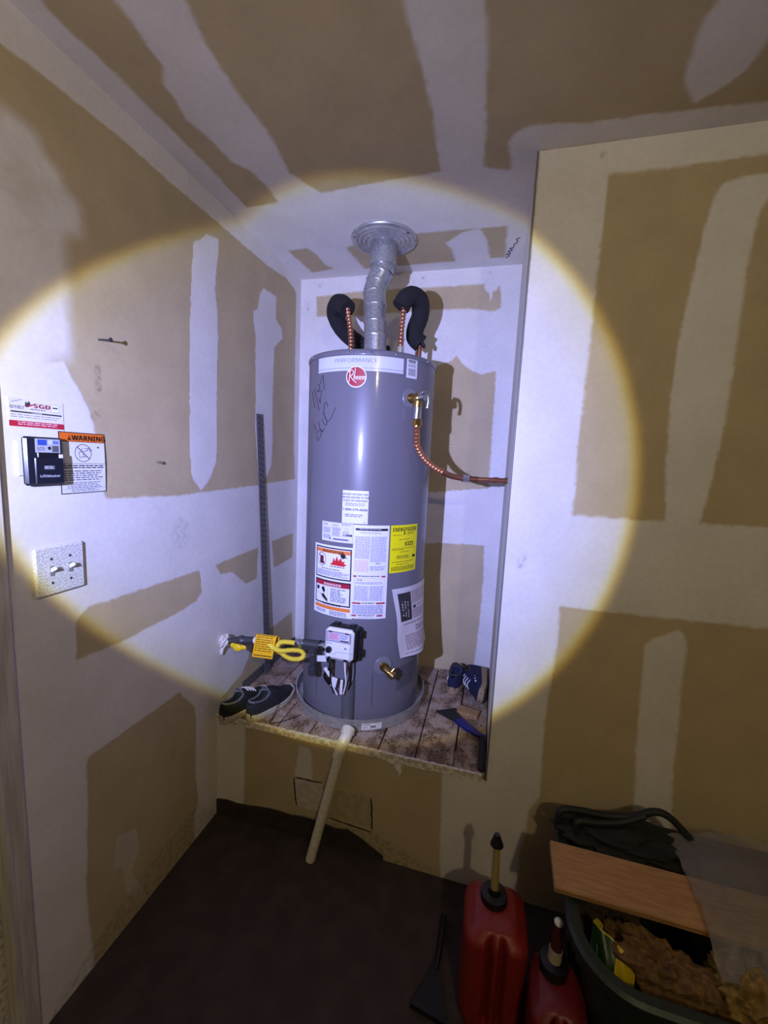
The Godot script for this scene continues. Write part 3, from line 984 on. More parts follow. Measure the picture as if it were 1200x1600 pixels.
	# clear document sleeve hanging off the right side, bulging at the bottom
	art = Art.new(240, 300, 4.0, Color(0.80, 0.78, 0.79), 10)
	var mar := Color(0.52, 0.36, 0.40)
	art.rect(18, 22, 62, 128, Color(0.16, 0.15, 0.17))
	for k in 3:
		for w in 6:
			art.rect(30 + 14 * k, 52 + 13 * w + 5 * k, 6, 9, Color(0.66, 0.64, 0.66) if (w + k) % 4 else Color(0.3, 0.3, 0.32))
	art.words(86, 22, 120, 60, 5.2, mar, 0.9); art.poly([Vector2(88, 92), Vector2(104, 86), Vector2(110, 100), Vector2(96, 104)], Color(0.15, 0.14, 0.16)); art.words(116, 90, 90, 8, 6.0, Color(0.25, 0.22, 0.25)); art.words(86, 106, 130, 44, 5.4, mar, 0.9)
	art.words(30, 162, 180, 8, 6.4, Color(0.25, 0.22, 0.25), 0.9); art.words(96, 178, 110, 22, 5.6, Color(0.40, 0.30, 0.33)); art.words(40, 206, 170, 62, 5.6, mar, 0.9); art.words(30, 280, 180, 6, 6.0, Color(0.30, 0.26, 0.28)); art.rect(196, 120, 14, 100, Color(0.42, 0.41, 0.44))
	g = Geo.new()
	g.crease = 60.0
	g.sheet(func(u: float, v: float):
		var low := 1.0 - v
		var out := 0.003 + 0.018 * low * low + 0.006 * sin(u * 9.0 + low * 4.0) * low + 0.010 * sin(u * PI) * low
		var a := lerpf(lerpf(47.0, 41.0, v) - 3.0 * sin(v * PI) * -1.0, 101.0, u)
		if v < 0.3:
			a += (0.3 - v) * 14.0 * (1.0 - u)
		return on_tank(a, lerpf(0.735, 1.028, v) - 0.012 * low * (1.0 - u) * sin(v * 9.0), out), 24, 20, 0.0015)
	var sleeve := art.material(0.25)
	sleeve.clearcoat_enabled = true
	sleeve.clearcoat = 0.6
	sleeve.clearcoat_roughness = 0.2
	obj("document_sleeve", g, sleeve, t)
	# gas control on the front
	var valve := gas_control(t)
	# wires and tags below it
	var wm := [M.black, M.black, mat(Color(0.35, 0.10, 0.08), 0.5), M.white, M.black]
	var ends := [[-0.045, -0.020, -0.060, -0.030, -0.15], [-0.030, -0.030, -0.030, -0.020, -0.165], [0.040, 0.036, 0.030, 0.024, -0.175], [0.022, 0.030, 0.034, 0.020, -0.160], [0.050, 0.056, 0.050, 0.036, -0.150]]
	for k in 5:
		var e: Array = ends[k]
		g = Geo.new()
		var zz := 0.278 + 0.010 * (k % 2)
		g.tube(curve([Vector3(e[0], 0.318, zz + 0.014), Vector3(e[1] * 0.6 + e[2] * 0.4, 0.318 + e[4] * 0.35, zz + 0.026), Vector3(e[2], 0.318 + e[4] * 0.65, zz + 0.020), Vector3(e[3], 0.318 + e[4], zz + 0.006)], 6), 0.0034 if k != 0 else 0.0055, 8)
		obj("wire", g, wm[k], t)
	for q in [[Vector3(-0.075, 0.292, 0.300), Vector3(0.042, 0.026, 0.0015), 8.0], [Vector3(-0.044, 0.245, 0.306), Vector3(0.014, 0.040, 0.008), 38.0], [Vector3(-0.018, 0.205, 0.304), Vector3(0.024, 0.042, 0.0015), -12.0], [Vector3(0.014, 0.190, 0.304), Vector3(0.011, 0.062, 0.005), -3.0], [Vector3(-0.012, 0.166, 0.300), Vector3(0.006, 0.034, 0.004), 30.0]]:
		g = Geo.new()
		g.box(q[0], q[1], 0.0015, Basis(Vector3.BACK, deg_to_rad(q[2])))
		obj("wire_tag", g, M.white, t)
	# grey cover strip down to the pan, seams beside it, stain where a label was
	g = Geo.new()
	var path := []
	for k in 13:
		path.append(Vector3(0.030, 0.205 - 0.165 * k / 12.0, 0.262))
	g.tube(path, 0.027, 20)
	obj("lead_cover", g, M.paint_dark, t)
	for a in [-27.0, 27.0]:
		g = Geo.new()
		g.sheet(func(u, v): return on_tank(a + 0.4 * u, lerpf(0.545, 0.685, v), 0.0008), 1, 4)
		obj("jacket_seam", g, mat(Color(0.20, 0.20, 0.22), 0.5), t)
	g = Geo.new()
	g.sheet(func(u, v): return on_tank(lerpf(51.0, 74.0, u), lerpf(0.585, 0.690, v) + 0.012 * u * (1.0 - v), 0.0006), 10, 3)
	obj("label_residue", g, mat(Color(0.34, 0.33, 0.36), 0.6), t)
	# drain valve
	g = Geo.new()
	g.lathe([Vector2(0.0, 0.004), Vector2(0.036, 0.004), Vector2(0.038, 0.002), Vector2(0.038, 0.0)], 32)
	var dn := on_tank(36.0, 0.712, 0.0)
	var ring := obj("drain_valve", g, mat(Color(0.47, 0.47, 0.50), 0.35), t, dn)
	ring.basis = Basis(Vector3.UP, deg_to_rad(36.0)) * Basis(Vector3.RIGHT, PI / 2)
	ring.scale = Vector3(1, 1, 1)
	g = Geo.new()
	g.tube([Vector3(0, 0.0, 0), Vector3(0, 0.018, 0)], 0.017, 16)
	g.tube(curve([Vector3(0, 0.018, 0), Vector3(0.004, 0.032, 0.006), Vector3(0.012, 0.044, 0.012)], 5), [0.013, 0.013, 0.013, 0.013, 0.013, 0.012, 0.012, 0.012, 0.012, 0.012, 0.011], 14)
	g.tube([Vector3(0.012, 0.040, 0.012), Vector3(0.026, 0.058, 0.020)], 0.0165, 14)
	g.tube([Vector3(0.020, 0.048, 0.006), Vector3(0.030, 0.046, -0.006)], 0.010, 12)
	obj("brass_spigot", g, M.brass, ring)
	# relief valve near the top right
	g = Geo.new()
	var rv := on_tank(50.0, 1.769, 0.0)
	g.lathe([Vector2(0.0, 0.003), Vector2(0.034, 0.003), Vector2(0.036, 0.001), Vector2(0.036, 0.0)], 32)
	var plate := obj("relief_valve", g, mat(Color(0.47, 0.47, 0.50), 0.35), t, rv)
	plate.basis = Basis(Vector3.UP, deg_to_rad(50.0)) * Basis(Vector3.RIGHT, PI / 2)
	var inv := plate.transform.affine_inverse()
	var c := inv * Vector3(0.236, 1.3165, 0.187)
	g = Geo.new()
	g.tube([Vector3(0, 0, 0), c], 0.0155, 16)
	g.tube([Vector3(0, 0.002, 0), Vector3(0, 0.010, 0)], 0.019, 6)
	g.ball(c, Vector3(0.021, 0.021, 0.021), null, 18, 12)
	g.tube([c, inv * Vector3(0.236, 1.283, 0.187)], 0.017, 16)
	obj("valve_body", g, M.brass, plate)
	g = Geo.new()
	g.tube([c, inv * Vector3(0.262, 1.322, 0.197)], 0.018, 16)
	g.tube(curve([inv * Vector3(0.252, 1.338, 0.196), inv * Vector3(0.272, 1.330, 0.206), inv * Vector3(0.279, 1.305, 0.208), inv * Vector3(0.276, 1.278, 0.206)], 5), 0.0065, 10)
	obj("test_lever", g, M.steel, plate)


func gas_control(t: Node3D) -> MeshInstance3D:
	# white control with a dark back, tilted out a little at the top
	var g := Geo.new()
	g.box(Vector3(0.006, 0, 0.018), Vector3(0.128, 0.128, 0.040), 0.008)
	for q in [[0.072, 0.038], [0.072, -0.036]]:
		g.box(Vector3(q[0], q[1], 0.016), Vector3(0.016, 0.026, 0.024), 0.004)
	for q in [-0.03, 0.036]:
		g.box(Vector3(q, 0.067, 0.02), Vector3(0.024, 0.010, 0.022), 0.003)
	g.tube([Vector3(0, 0, -0.02), Vector3(0, 0, 0.01)], 0.03, 16)
	var v := obj("gas_control", g, M.black, t, Vector3(0.012, 0.374, 0.272))
	v.rotation = Vector3(deg_to_rad(-4), deg_to_rad(-2), 0)
	g = Geo.new()
	g.box(Vector3(0, 0, 0.054), Vector3(0.116, 0.122, 0.034), 0.012)
	var cover := obj("cover", g, M.white, v)
	var art := Art.new(102, 42, 6.0, Color(0.70, 0.68, 0.74), 12)
	art.frame(0, 0, 102, 42, 1.5, Color(0.25, 0.25, 0.30)); art.rect(8, 1, 16, 4, Color(0.1, 0.1, 0.12)); art.rect(78, 1, 16, 4, Color(0.1, 0.1, 0.12))
	art.rect(12, 7, 44, 27, Color(0.84, 0.70, 0.78)); art.words(14, 9, 38, 24, 4.0, Color(0.75, 0.42, 0.52)); art.rect(58, 7, 36, 24, Color(0.84, 0.84, 0.88)); art.words(60, 9, 32, 20, 4.0, Color(0.45, 0.45, 0.52)); art.rect(60, 32, 34, 5, Color(0.2, 0.2, 0.22))
	g = Geo.new()
	g.sheet(func(u, w): return Vector3(lerpf(-0.049, 0.049, u), lerpf(0.012, 0.052, w), 0.0715), 1, 1, 0.0008)
	obj("label_window", g, art.material(0.3), v)
	g = Geo.new()
	g.tube([Vector3(-0.036, -0.020, 0.068), Vector3(-0.036, -0.020, 0.082)], [0.0125, 0.011], 24)
	obj("knob", g, M.black, v)
	for q in [[Vector3(-0.034, -0.053, 0.071), Vector3(0.009, 0.011, 0.004)], [Vector3(0.032, -0.054, 0.071), Vector3(0.014, 0.009, 0.004)], [Vector3(0.030, -0.008, 0.0713), Vector3(0.008, 0.004, 0.002)]]:
		g = Geo.new()
		g.box(q[0], q[1], 0.0006)
		obj("clip", g, M.black, v)
	g = Geo.new()
	g.tube(curve([Vector3(0.058, -0.024, 0.0712), Vector3(0.0, -0.026, 0.0712), Vector3(-0.012, -0.034, 0.0712), Vector3(-0.022, -0.038, 0.0712)], 5), 0.0007, 6)
	obj("moulding", g, M.print_gray, v)
	g = Geo.new()
	g.box(Vector3(-0.036, 0.004, 0.0711), Vector3(0.022, 0.002, 0.0006))
	obj("maker_mark", g, M.print_gray, v)
	return v


func flue() -> void:
	# ceiling plate with pressed rings
	var g := Geo.new()
	var prof := [Vector2(0.135, 0.0), Vector2(0.137, -0.005), Vector2(0.134, -0.010), Vector2(0.122, -0.012)]
	for i in 7:
		var r := 0.116 - 0.009 * i
		prof.append(Vector2(r, -0.012 - (0.006 if i % 2 == 0 else 0.0) - 0.0012 * i))
	prof.append(Vector2(0.055, -0.024)); prof.append(Vector2(0.050, -0.024))
	prof.reverse()
	for i in prof.size():
		prof[i] = Vector2(prof[i].x, prof[i].y)
	g.lathe(prof, 64)
	g.crease = 25.0
	var plate := obj("ceiling_collar_plate", g, M.galv_flat, self, Vector3(0.530, H, -0.386))
	tag(plate, "round ribbed metal collar plate on the ceiling around the flue", "vent plate")
	for a in [-62.0, 65.0, 178.0]:
		g = Geo.new()
		g.ball(Vector3(0.122 * sin(deg_to_rad(a)), -0.012, 0.122 * cos(deg_to_rad(a))), Vector3(0.005, 0.004, 0.005), null, 10, 6)
		obj("screw", g, M.iron, plate)
	var t := thing("flue_pipe", "bent galvanized flue pipe rising from the tank to the ceiling", "flue pipe", Vector3(0.518, 1.929, -0.361))
	# draft hood on the tank
	g = Geo.new()
	g.lathe([Vector2(0.0, 0.0), Vector2(0.062, 0.0), Vector2(0.066, 0.006), Vector2(0.062, 0.014), Vector2(0.052, 0.026), Vector2(0.0475, 0.034), Vector2(0.0475, 0.060)], 36)
	obj("draft_hood", g, M.galv, t)
	var o := Vector3(0.518, 1.929, -0.361)
	g = Geo.new()
	g.tube([Vector3(0.532, 2.43, -0.384) - o, Vector3(0.532, 2.352, -0.382) - o, Vector3(0.532, 2.346, -0.382) - o, Vector3(0.532, 2.326, -0.381) - o], [0.0545, 0.0545, 0.0562, 0.0545], 36)
	obj("top_collar", g, M.galv, t)
	# adjustable elbow: short gores, each its own piece with a bead at the joint
	var at := [Vector3(0.532, 2.345, -0.382), Vector3(0.528, 2.305, -0.380), Vector3(0.512, 2.268, -0.377), Vector3(0.501, 2.225, -0.373), Vector3(0.508, 2.170, -0.369), Vector3(0.512, 2.105, -0.365), Vector3(0.516, 2.050, -0.362), Vector3(0.518, 1.955, -0.361)]
	for i in at.size() - 1:
		g = Geo.new()
		var a: Vector3 = at[i] - o; var b: Vector3 = at[i + 1] - o
		var dd := (b - a).normalized()
		var r := 0.0468 if i > 1 else 0.0482
		g.tube([a - dd * 0.004, a, a + dd * 0.004, a + dd * 0.008, b - dd * 0.004, b + dd * 0.003], [r + 0.0005, r + 0.0026, r + 0.0026, r, r, r], 36)
		obj("pipe_section", g, M.galv, t)


func insulated(called: String, label: String, points: Array, tail: Array) -> Node3D:
	var o: Vector3 = points[0]
	var t := thing(called, label, "pipe insulation", o, 0.0, "")
	var loc := []
	for p in points:
		loc.append(p - o)
	var path := curve(loc, 9)
	var g := Geo.new()
	var rr := []
	for i in path.size():
		rr.append(0.0375 + 0.0012 * noise.get_noise_2d(i * 0.3, points[0].x * 9))
	g.tube(path, rr, 26, false)
	# open end: wall thickness and the hollow behind it
	var d: Vector3 = (path[1] - path[0]).normalized()
	g.tube([path[0], path[0] + d * 0.0005, path[0] + d * 0.03], [0.0372, 0.021, 0.020], 26, true)
	var e: Vector3 = (path[-1] - path[-2]).normalized()
	g.tube([path[-1], path[-1] - e * 0.0005, path[-1] - e * 0.03], [0.0372, 0.016, 0.015], 26, true)
	obj("foam_sleeve", g, M.foam, t)
	if tail.size():
		g = Geo.new()
		var tl := []
		for p in tail:
			tl.append(p - o)
		g.tube(curve(tl, 6), 0.0105, 14)
		obj("copper_pipe", g, M.copper_old, t)
	return t


func water_pipes() -> void:
	# left
	var top := P + 1.4785
	var left := insulated("pipe_insulation", "black foam insulation sleeve on the pipe left of the flue", [Vector3(0.392, 2.158, -0.352), Vector3(0.362, 2.185, -0.368), Vector3(0.326, 2.196, -0.40), Vector3(0.300, 2.170, -0.44), Vector3(0.325, 2.115, -0.475), Vector3(0.385, 2.065, -0.515), Vector3(0.45, 2.035, -0.55), Vector3(0.515, 2.030, -0.585)], [Vector3(0.50, 2.031, -0.578), Vector3(0.54, 2.028, -0.60), Vector3(0.555, 2.02, -0.65), Vector3(0.555, 2.02, -0.706)])
	var right := insulated("pipe_insulation", "looped black foam insulation sleeve on the pipe right of the flue", [Vector3(0.622, 2.156, -0.352), Vector3(0.640, 2.190, -0.362), Vector3(0.664, 2.208, -0.385), Vector3(0.688, 2.196, -0.425), Vector3(0.684, 2.150, -0.455), Vector3(0.664, 2.105, -0.470), Vector3(0.662, 2.070, -0.478), Vector3(0.688, 2.046, -0.485)], [Vector3(0.680, 2.050, -0.483), Vector3(0.684, 2.036, -0.485), Vector3(0.682, 1.99, -0.485), Vector3(0.682, top - 0.001, -0.485)])
	var g := Geo.new()
	g.box(Vector3(0.694, 2.052, -0.470) - right.position, Vector3(0.014, 0.060, 0.030), 0.004, Basis(Vector3.BACK, 0.5))
	obj("tape_end", g, M.black, right)
	var a := thing("flexible_water_connector", "shiny corrugated copper connector left of the flue", "water connector", Vector3(0.408, top, -0.36), 0.0, "")
	g = Geo.new()
	ribbed(g, [Vector3(0, 0.03, 0), Vector3(0.001, 0.09, 0), Vector3(-0.002, 0.14, 0.002), Vector3(-0.010, 0.19, 0.004), Vector3(-0.022, 0.238, 0.002)], 0.0110, 0.0150)
	obj("corrugated_tube", g, M.copper, a)
	g = Geo.new()
	g.tube([Vector3.ZERO, Vector3(0, 0.034, 0)], 0.0115, 14)
	obj("pipe_nipple", g, M.copper, a)
	a = thing("flexible_water_connector", "corrugated copper connector with a pale collar right of the flue", "water connector", Vector3(0.626, top, -0.36), 0.0, "")
	g = Geo.new()
	ribbed(g, [Vector3(0.001, 0.07, 0), Vector3(0.002, 0.13, 0), Vector3(0.005, 0.18, 0.002), Vector3(0.010, 0.236, 0.002)], 0.0110, 0.0150)
	obj("corrugated_tube", g, M.copper, a)
	g = Geo.new()
	g.tube([Vector3(0.001, 0.034, 0), Vector3(0.001, 0.072, 0)], 0.0135, 16)
	obj("pale_collar", g, mottled(81, 0.1, Color(0.62, 0.58, 0.52), Color(0.78, 0.76, 0.72), Vector3(20, 20, 20), 0.4, 0.4), a)
	g = Geo.new()
	g.tube([Vector3(0.012, 0, 0.0), Vector3(0.012, 0.012, 0.0)], 0.013, 6)
	g.tube([Vector3.ZERO, Vector3(0.001, 0.036, 0)], 0.0115, 14)
	obj("pipe_nipple", g, M.copper_old, a)


func relief_line() -> void:
	var o := Vector3(0.747, 1.735, -0.174)
	var t := thing("relief_discharge_line", "copper discharge line curving from the relief valve into the right return wall", "copper line", o)
	var g := Geo.new()
	g.tube([Vector3(0, 0.0, 0), Vector3(0, -0.044, 0)], [0.0165, 0.0165], 18)
	obj("steel_nipple", g, M.steel, t)
	g = Geo.new()
	g.tube([Vector3(0, -0.046, 0), Vector3(0.001, -0.068, 0)], [0.0195, 0.0195], 6)
	g.tube([Vector3(0.001, -0.068, 0), Vector3(0.001, -0.074, 0)], 0.016, 14)
	obj("hex_nut", g, M.brass, t)
	var pts := [Vector3(0.747, 1.668, -0.174), Vector3(0.749, 1.625, -0.178), Vector3(0.752, 1.590, -0.186), Vector3(0.778, 1.545, -0.208), Vector3(0.815, 1.514, -0.228), Vector3(0.848, 1.496, -0.242)]
	for i in pts.size():
		pts[i] -= o
	g = Geo.new()
	ribbed(g, pts, 0.0120, 0.0135)
	obj("corrugated_tube", g, M.copper, t)
	pts = [Vector3(0.846, 1.497, -0.241), Vector3(0.878, 1.484, -0.257), Vector3(0.908, 1.478, -0.271), Vector3(0.930, 1.475, -0.280)]
	for i in pts.size():
		pts[i] -= o
	g = Geo.new()
	g.tube(curve(pts, 6), 0.0115, 16)
	obj("plain_tube", g, M.copper_old, t)
	g = Geo.new()
	g.tube([Vector3(0.922, 1.476, -0.276) - o, Vector3(0.946, 1.474, -0.285) - o], 0.0148, 8)
	obj("coupling", g, M.steel, t)
	g = Geo.new()
	ribbed(g, [Vector3(0.944, 1.474, -0.284) - o, Vector3(0.962, 1.474, -0.288) - o, Vector3(0.982, 1.4735, -0.293) - o], 0.0112, 0.0085)
	obj("corrugated_tube", g, M.copper_old, t)
	g = Geo.new()
	g.tube([Vector3(0.980, 1.4735, -0.292) - o, Vector3(1.03, 1.474, -0.303) - o, Vector3(1.096, 1.474, -0.316) - o], 0.0098, 14)
	g.tube([Vector3(1.043, 1.474, -0.3055) - o, Vector3(1.058, 1.474, -0.309) - o], 0.0122, 14)
	g.tube([Vector3(1.085, 1.474, -0.314) - o, Vector3(1.096, 1.474, -0.316) - o], 0.0128, 14)
	obj("pipe_end", g, M.copper_old, t)


func gas_line() -> void:
	var o := Vector3(0.403, 0.800, -0.052)
	var t := thing("gas_supply_line", "black iron gas pipe with drip leg and yellow flexible connector left of the control", "gas pipe", o)
	var g := Geo.new()
	g.tube([Vector3(0.075, 0.004, 0.0), Vector3(0.020, 0.001, 0)], 0.0125, 14)
	g.tube([Vector3(0.058, 0.003, 0), Vector3(0.048, 0.003, 0)], 0.016, 8)
	obj("steel_nipple", g, M.steel, t)
	g = Geo.new()
	g.tube([Vector3(0.030, 0.001, 0), Vector3(0.024, 0.001, 0), Vector3(-0.034, -0.002, 0), Vector3(-0.040, -0.002, 0)], [0.021, 0.019, 0.019, 0.021], 20)
	g.tube([Vector3(0.002, 0, 0), Vector3(0.002, -0.028, 0), Vector3(0.002, -0.034, 0)], [0.019, 0.019, 0.021], 20)
	obj("pipe_tee", g, M.iron, t)
	g = Geo.new()
	g.tube([Vector3(0.002, -0.034, 0), Vector3(0.002, -0.096, 0)], 0.0145, 16)
	obj("drip_leg", g, M.iron, t)
	g = Geo.new()
	g.tube([Vector3(0.002, -0.090, 0), Vector3(0.002, -0.096, 0), Vector3(0.002, -0.120, 0), Vector3(0.002, -0.124, 0)], [0.018, 0.0195, 0.0195, 0.016], 18)
	obj("end_cap", g, M.iron, t)
	g = Geo.new()
	g.tube([Vector3(-0.038, -0.002, 0), Vector3(-0.058, -0.004, 0)], 0.0155, 8)
	g.tube([Vector3(-0.058, -0.004, 0), Vector3(-0.072, -0.006, 0)], 0.018, 6)
	obj("flare_nut", g, M.steel, t)
	# the connector makes a loop in front of the wall
	var pts := [Vector3(-0.070, -0.006, 0), Vector3(-0.105, -0.007, 0.0), Vector3(-0.138, -0.012, 0.002), Vector3(-0.152, -0.032, 0.006), Vector3(-0.130, -0.054, 0.010), Vector3(-0.092, -0.068, 0.012), Vector3(-0.052, -0.064, 0.010), Vector3(-0.034, -0.047, 0.008), Vector3(-0.048, -0.030, 0.010), Vector3(-0.085, -0.030, 0.016), Vector3(-0.125, -0.036, 0.024), Vector3(-0.160, -0.034, 0.020), Vector3(-0.190, -0.027, 0.006), Vector3(-0.240, -0.024, -0.004)]
	g = Geo.new()
	ribbed(g, pts, 0.0088, 0.006, 10)
	obj("flexible_connector", g, mat(Color(0.93, 0.84, 0.28), 0.45), t)
	g = Geo.new()
	g.tube([Vector3(-0.240, -0.024, -0.004), Vector3(-0.262, -0.026, -0.003)], 0.014, 8)
	obj("white_collar", g, M.white, t)
	# shutoff valve and the iron pipe into the left wall
	g = Geo.new()
	g.tube([Vector3(-0.262, -0.026, -0.003), Vector3(-0.300, -0.031, 0.0), Vector3(-0.352, -0.036, 0.006)], [0.015, 0.0165, 0.0145], 16)
	g.ball(Vector3(-0.318, -0.033, 0.002), Vector3(0.024, 0.021, 0.021), null, 18, 12)
	obj("shutoff_valve", g, M.iron, t)
	g = Geo.new()
	g.tube([Vector3(-0.350, -0.036, 0.006), Vector3(-0.404, -0.042, 0.020)], 0.0125, 16)
	obj("wall_pipe", g, M.iron, t)
	g = Geo.new()
	g.box(Vector3(-0.322, -0.052, 0.020), Vector3(0.074, 0.020, 0.016), 0.007, Basis(Vector3.BACK, -0.03))
	g.ball(Vector3(-0.322, -0.054, 0.026), Vector3(0.022, 0.016, 0.010), null, 16, 10)
	obj("valve_handle", g, M.yellow, t)
	# torn white paper round the pipe where it meets the wall
	g = Geo.new()
	g.crease = 20.0
	g.ball(Vector3(-0.388, -0.038, 0.018), Vector3(0.020, 0.026, 0.026), func(d: Vector3): return 1.0 + 0.5 * noise.get_noise_3d(d.x * 3, d.y * 3, d.z * 3), 14, 10)
	g.box(Vector3(-0.394, -0.074, 0.026), Vector3(0.014, 0.046, 0.006), 0.002, Basis(Vector3.BACK, -0.25))
	obj("torn_paper", g, M.mud, t)
	# yellow warning sleeve folded over the pipe
	var tg := thing("warning_tag", "folded yellow warning tag hung over the gas pipe", "tag", Vector3(0.200, 0.784, -0.056))
	g = Geo.new()
	g.crease = 50.0
	g.sheet(func(u: float, v: float):
		var s := v * 2.0 - 1.0
		var x := lerpf(-0.046, 0.046, u) + 0.003 * s
		if absf(s) < 0.25:
			var a := s / 0.25 * PI / 2
			return Vector3(x, 0.004 + 0.016 * cos(a) + 0.004 * u, -0.016 * sin(a))
		return Vector3(x - 0.008 * (absf(s) - 0.25), 0.004 - (absf(s) - 0.25) * 0.096 + 0.004 * u, -signf(s) * (0.016 + 0.012 * (absf(s) - 0.25))), 6, 24, 0.0015)
	var art := Art.new(92, 150, 5.0, Color(0.95, 0.72, 0.06), 14)
	art.words(6, 78, 80, 58, 7.0, Color(0.42, 0.30, 0.05), 0.9, 0.35); art.rect(4, 142, 84, 3, Color(0.3, 0.22, 0.05)); art.words(6, 12, 80, 50, 7.0, Color(0.42, 0.30, 0.05), 0.9, 0.35)
	obj("tag_sheet", g, art.material(0.5), tg)


func drain_line() -> void:
	# pan
	var pan := thing("drain_pan", "round galvanized drain pan under the water heater", "drain pan", Vector3(0.511, P, -0.361))
	var g := Geo.new()
	g.lathe([Vector2(0.0, 0.002), Vector2(0.289, 0.0), Vector2(0.292, 0.003), Vector2(0.2955, 0.046), Vector2(0.2975, 0.048), Vector2(0.2975, 0.051), Vector2(0.2930, 0.051), Vector2(0.2895, 0.010), Vector2(0.286, 0.0085), Vector2(0.0, 0.0085)], 96)
	obj("pan", g, M.galv_flat, pan)
	var art := Art.new(88, 26, 5.0, Color(0.86, 0.85, 0.84), 16)
	art.words(6, 3, 40, 6, 3.4, Color(0.4, 0.4, 0.45)); art.rect(38, 11, 24, 6, Color(0.3, 0.3, 0.34)); art.words(5, 14, 22, 8, 3.4, Color(0.5, 0.5, 0.55)); art.words(64, 4, 20, 4, 3.4, Color(0.5, 0.5, 0.55)); art.words(34, 20, 46, 4, 3.4, Color(0.5, 0.5, 0.55))
	g = Geo.new()
	g.sheet(func(u, v): return on_tank(lerpf(19.0, 35.0, u), lerpf(P + 0.008, P + 0.036, v), 0.0286 + 0.0022 * v), 10, 1, 0.0007)
	obj("pan_sticker", g, art.material(0.5), pan)
	# plastic drain pipe
	var o := Vector3(0.470, 0.0, 0.085)
	var t := thing("drain_pipe", "cream plastic drain pipe slanting from the pan to the floor", "drain pipe", o)
	var a := Vector3(0.555, 0.436, 0.008) - o
	var b := Vector3(0.001, 0.0, -0.005)
	g = Geo.new()
	g.tube([a, a.lerp(b, 0.5), b], 0.0185, 24)
	obj("plastic_pipe", g, M.pvc, t)
	g = Geo.new()
	g.tube(curve([Vector3(0.567, 0.482, -0.045) - o, Vector3(0.567, 0.472, -0.020) - o, Vector3(0.563, 0.458, -0.003) - o, Vector3(0.555, 0.432, 0.009) - o, Vector3(0.546, 0.40, 0.016) - o], 5), 0.0225, 22)
	g.tube([Vector3(0.567, 0.484, -0.042) - o, Vector3(0.567, 0.476, -0.026) - o], 0.0265, 22)
	g.tube([Vector3(0.5625, 0.456, -0.001) - o, Vector3(0.559, 0.444, 0.004) - o], 0.0258, 22)
	obj("elbow_fitting", g, M.pvc, t)


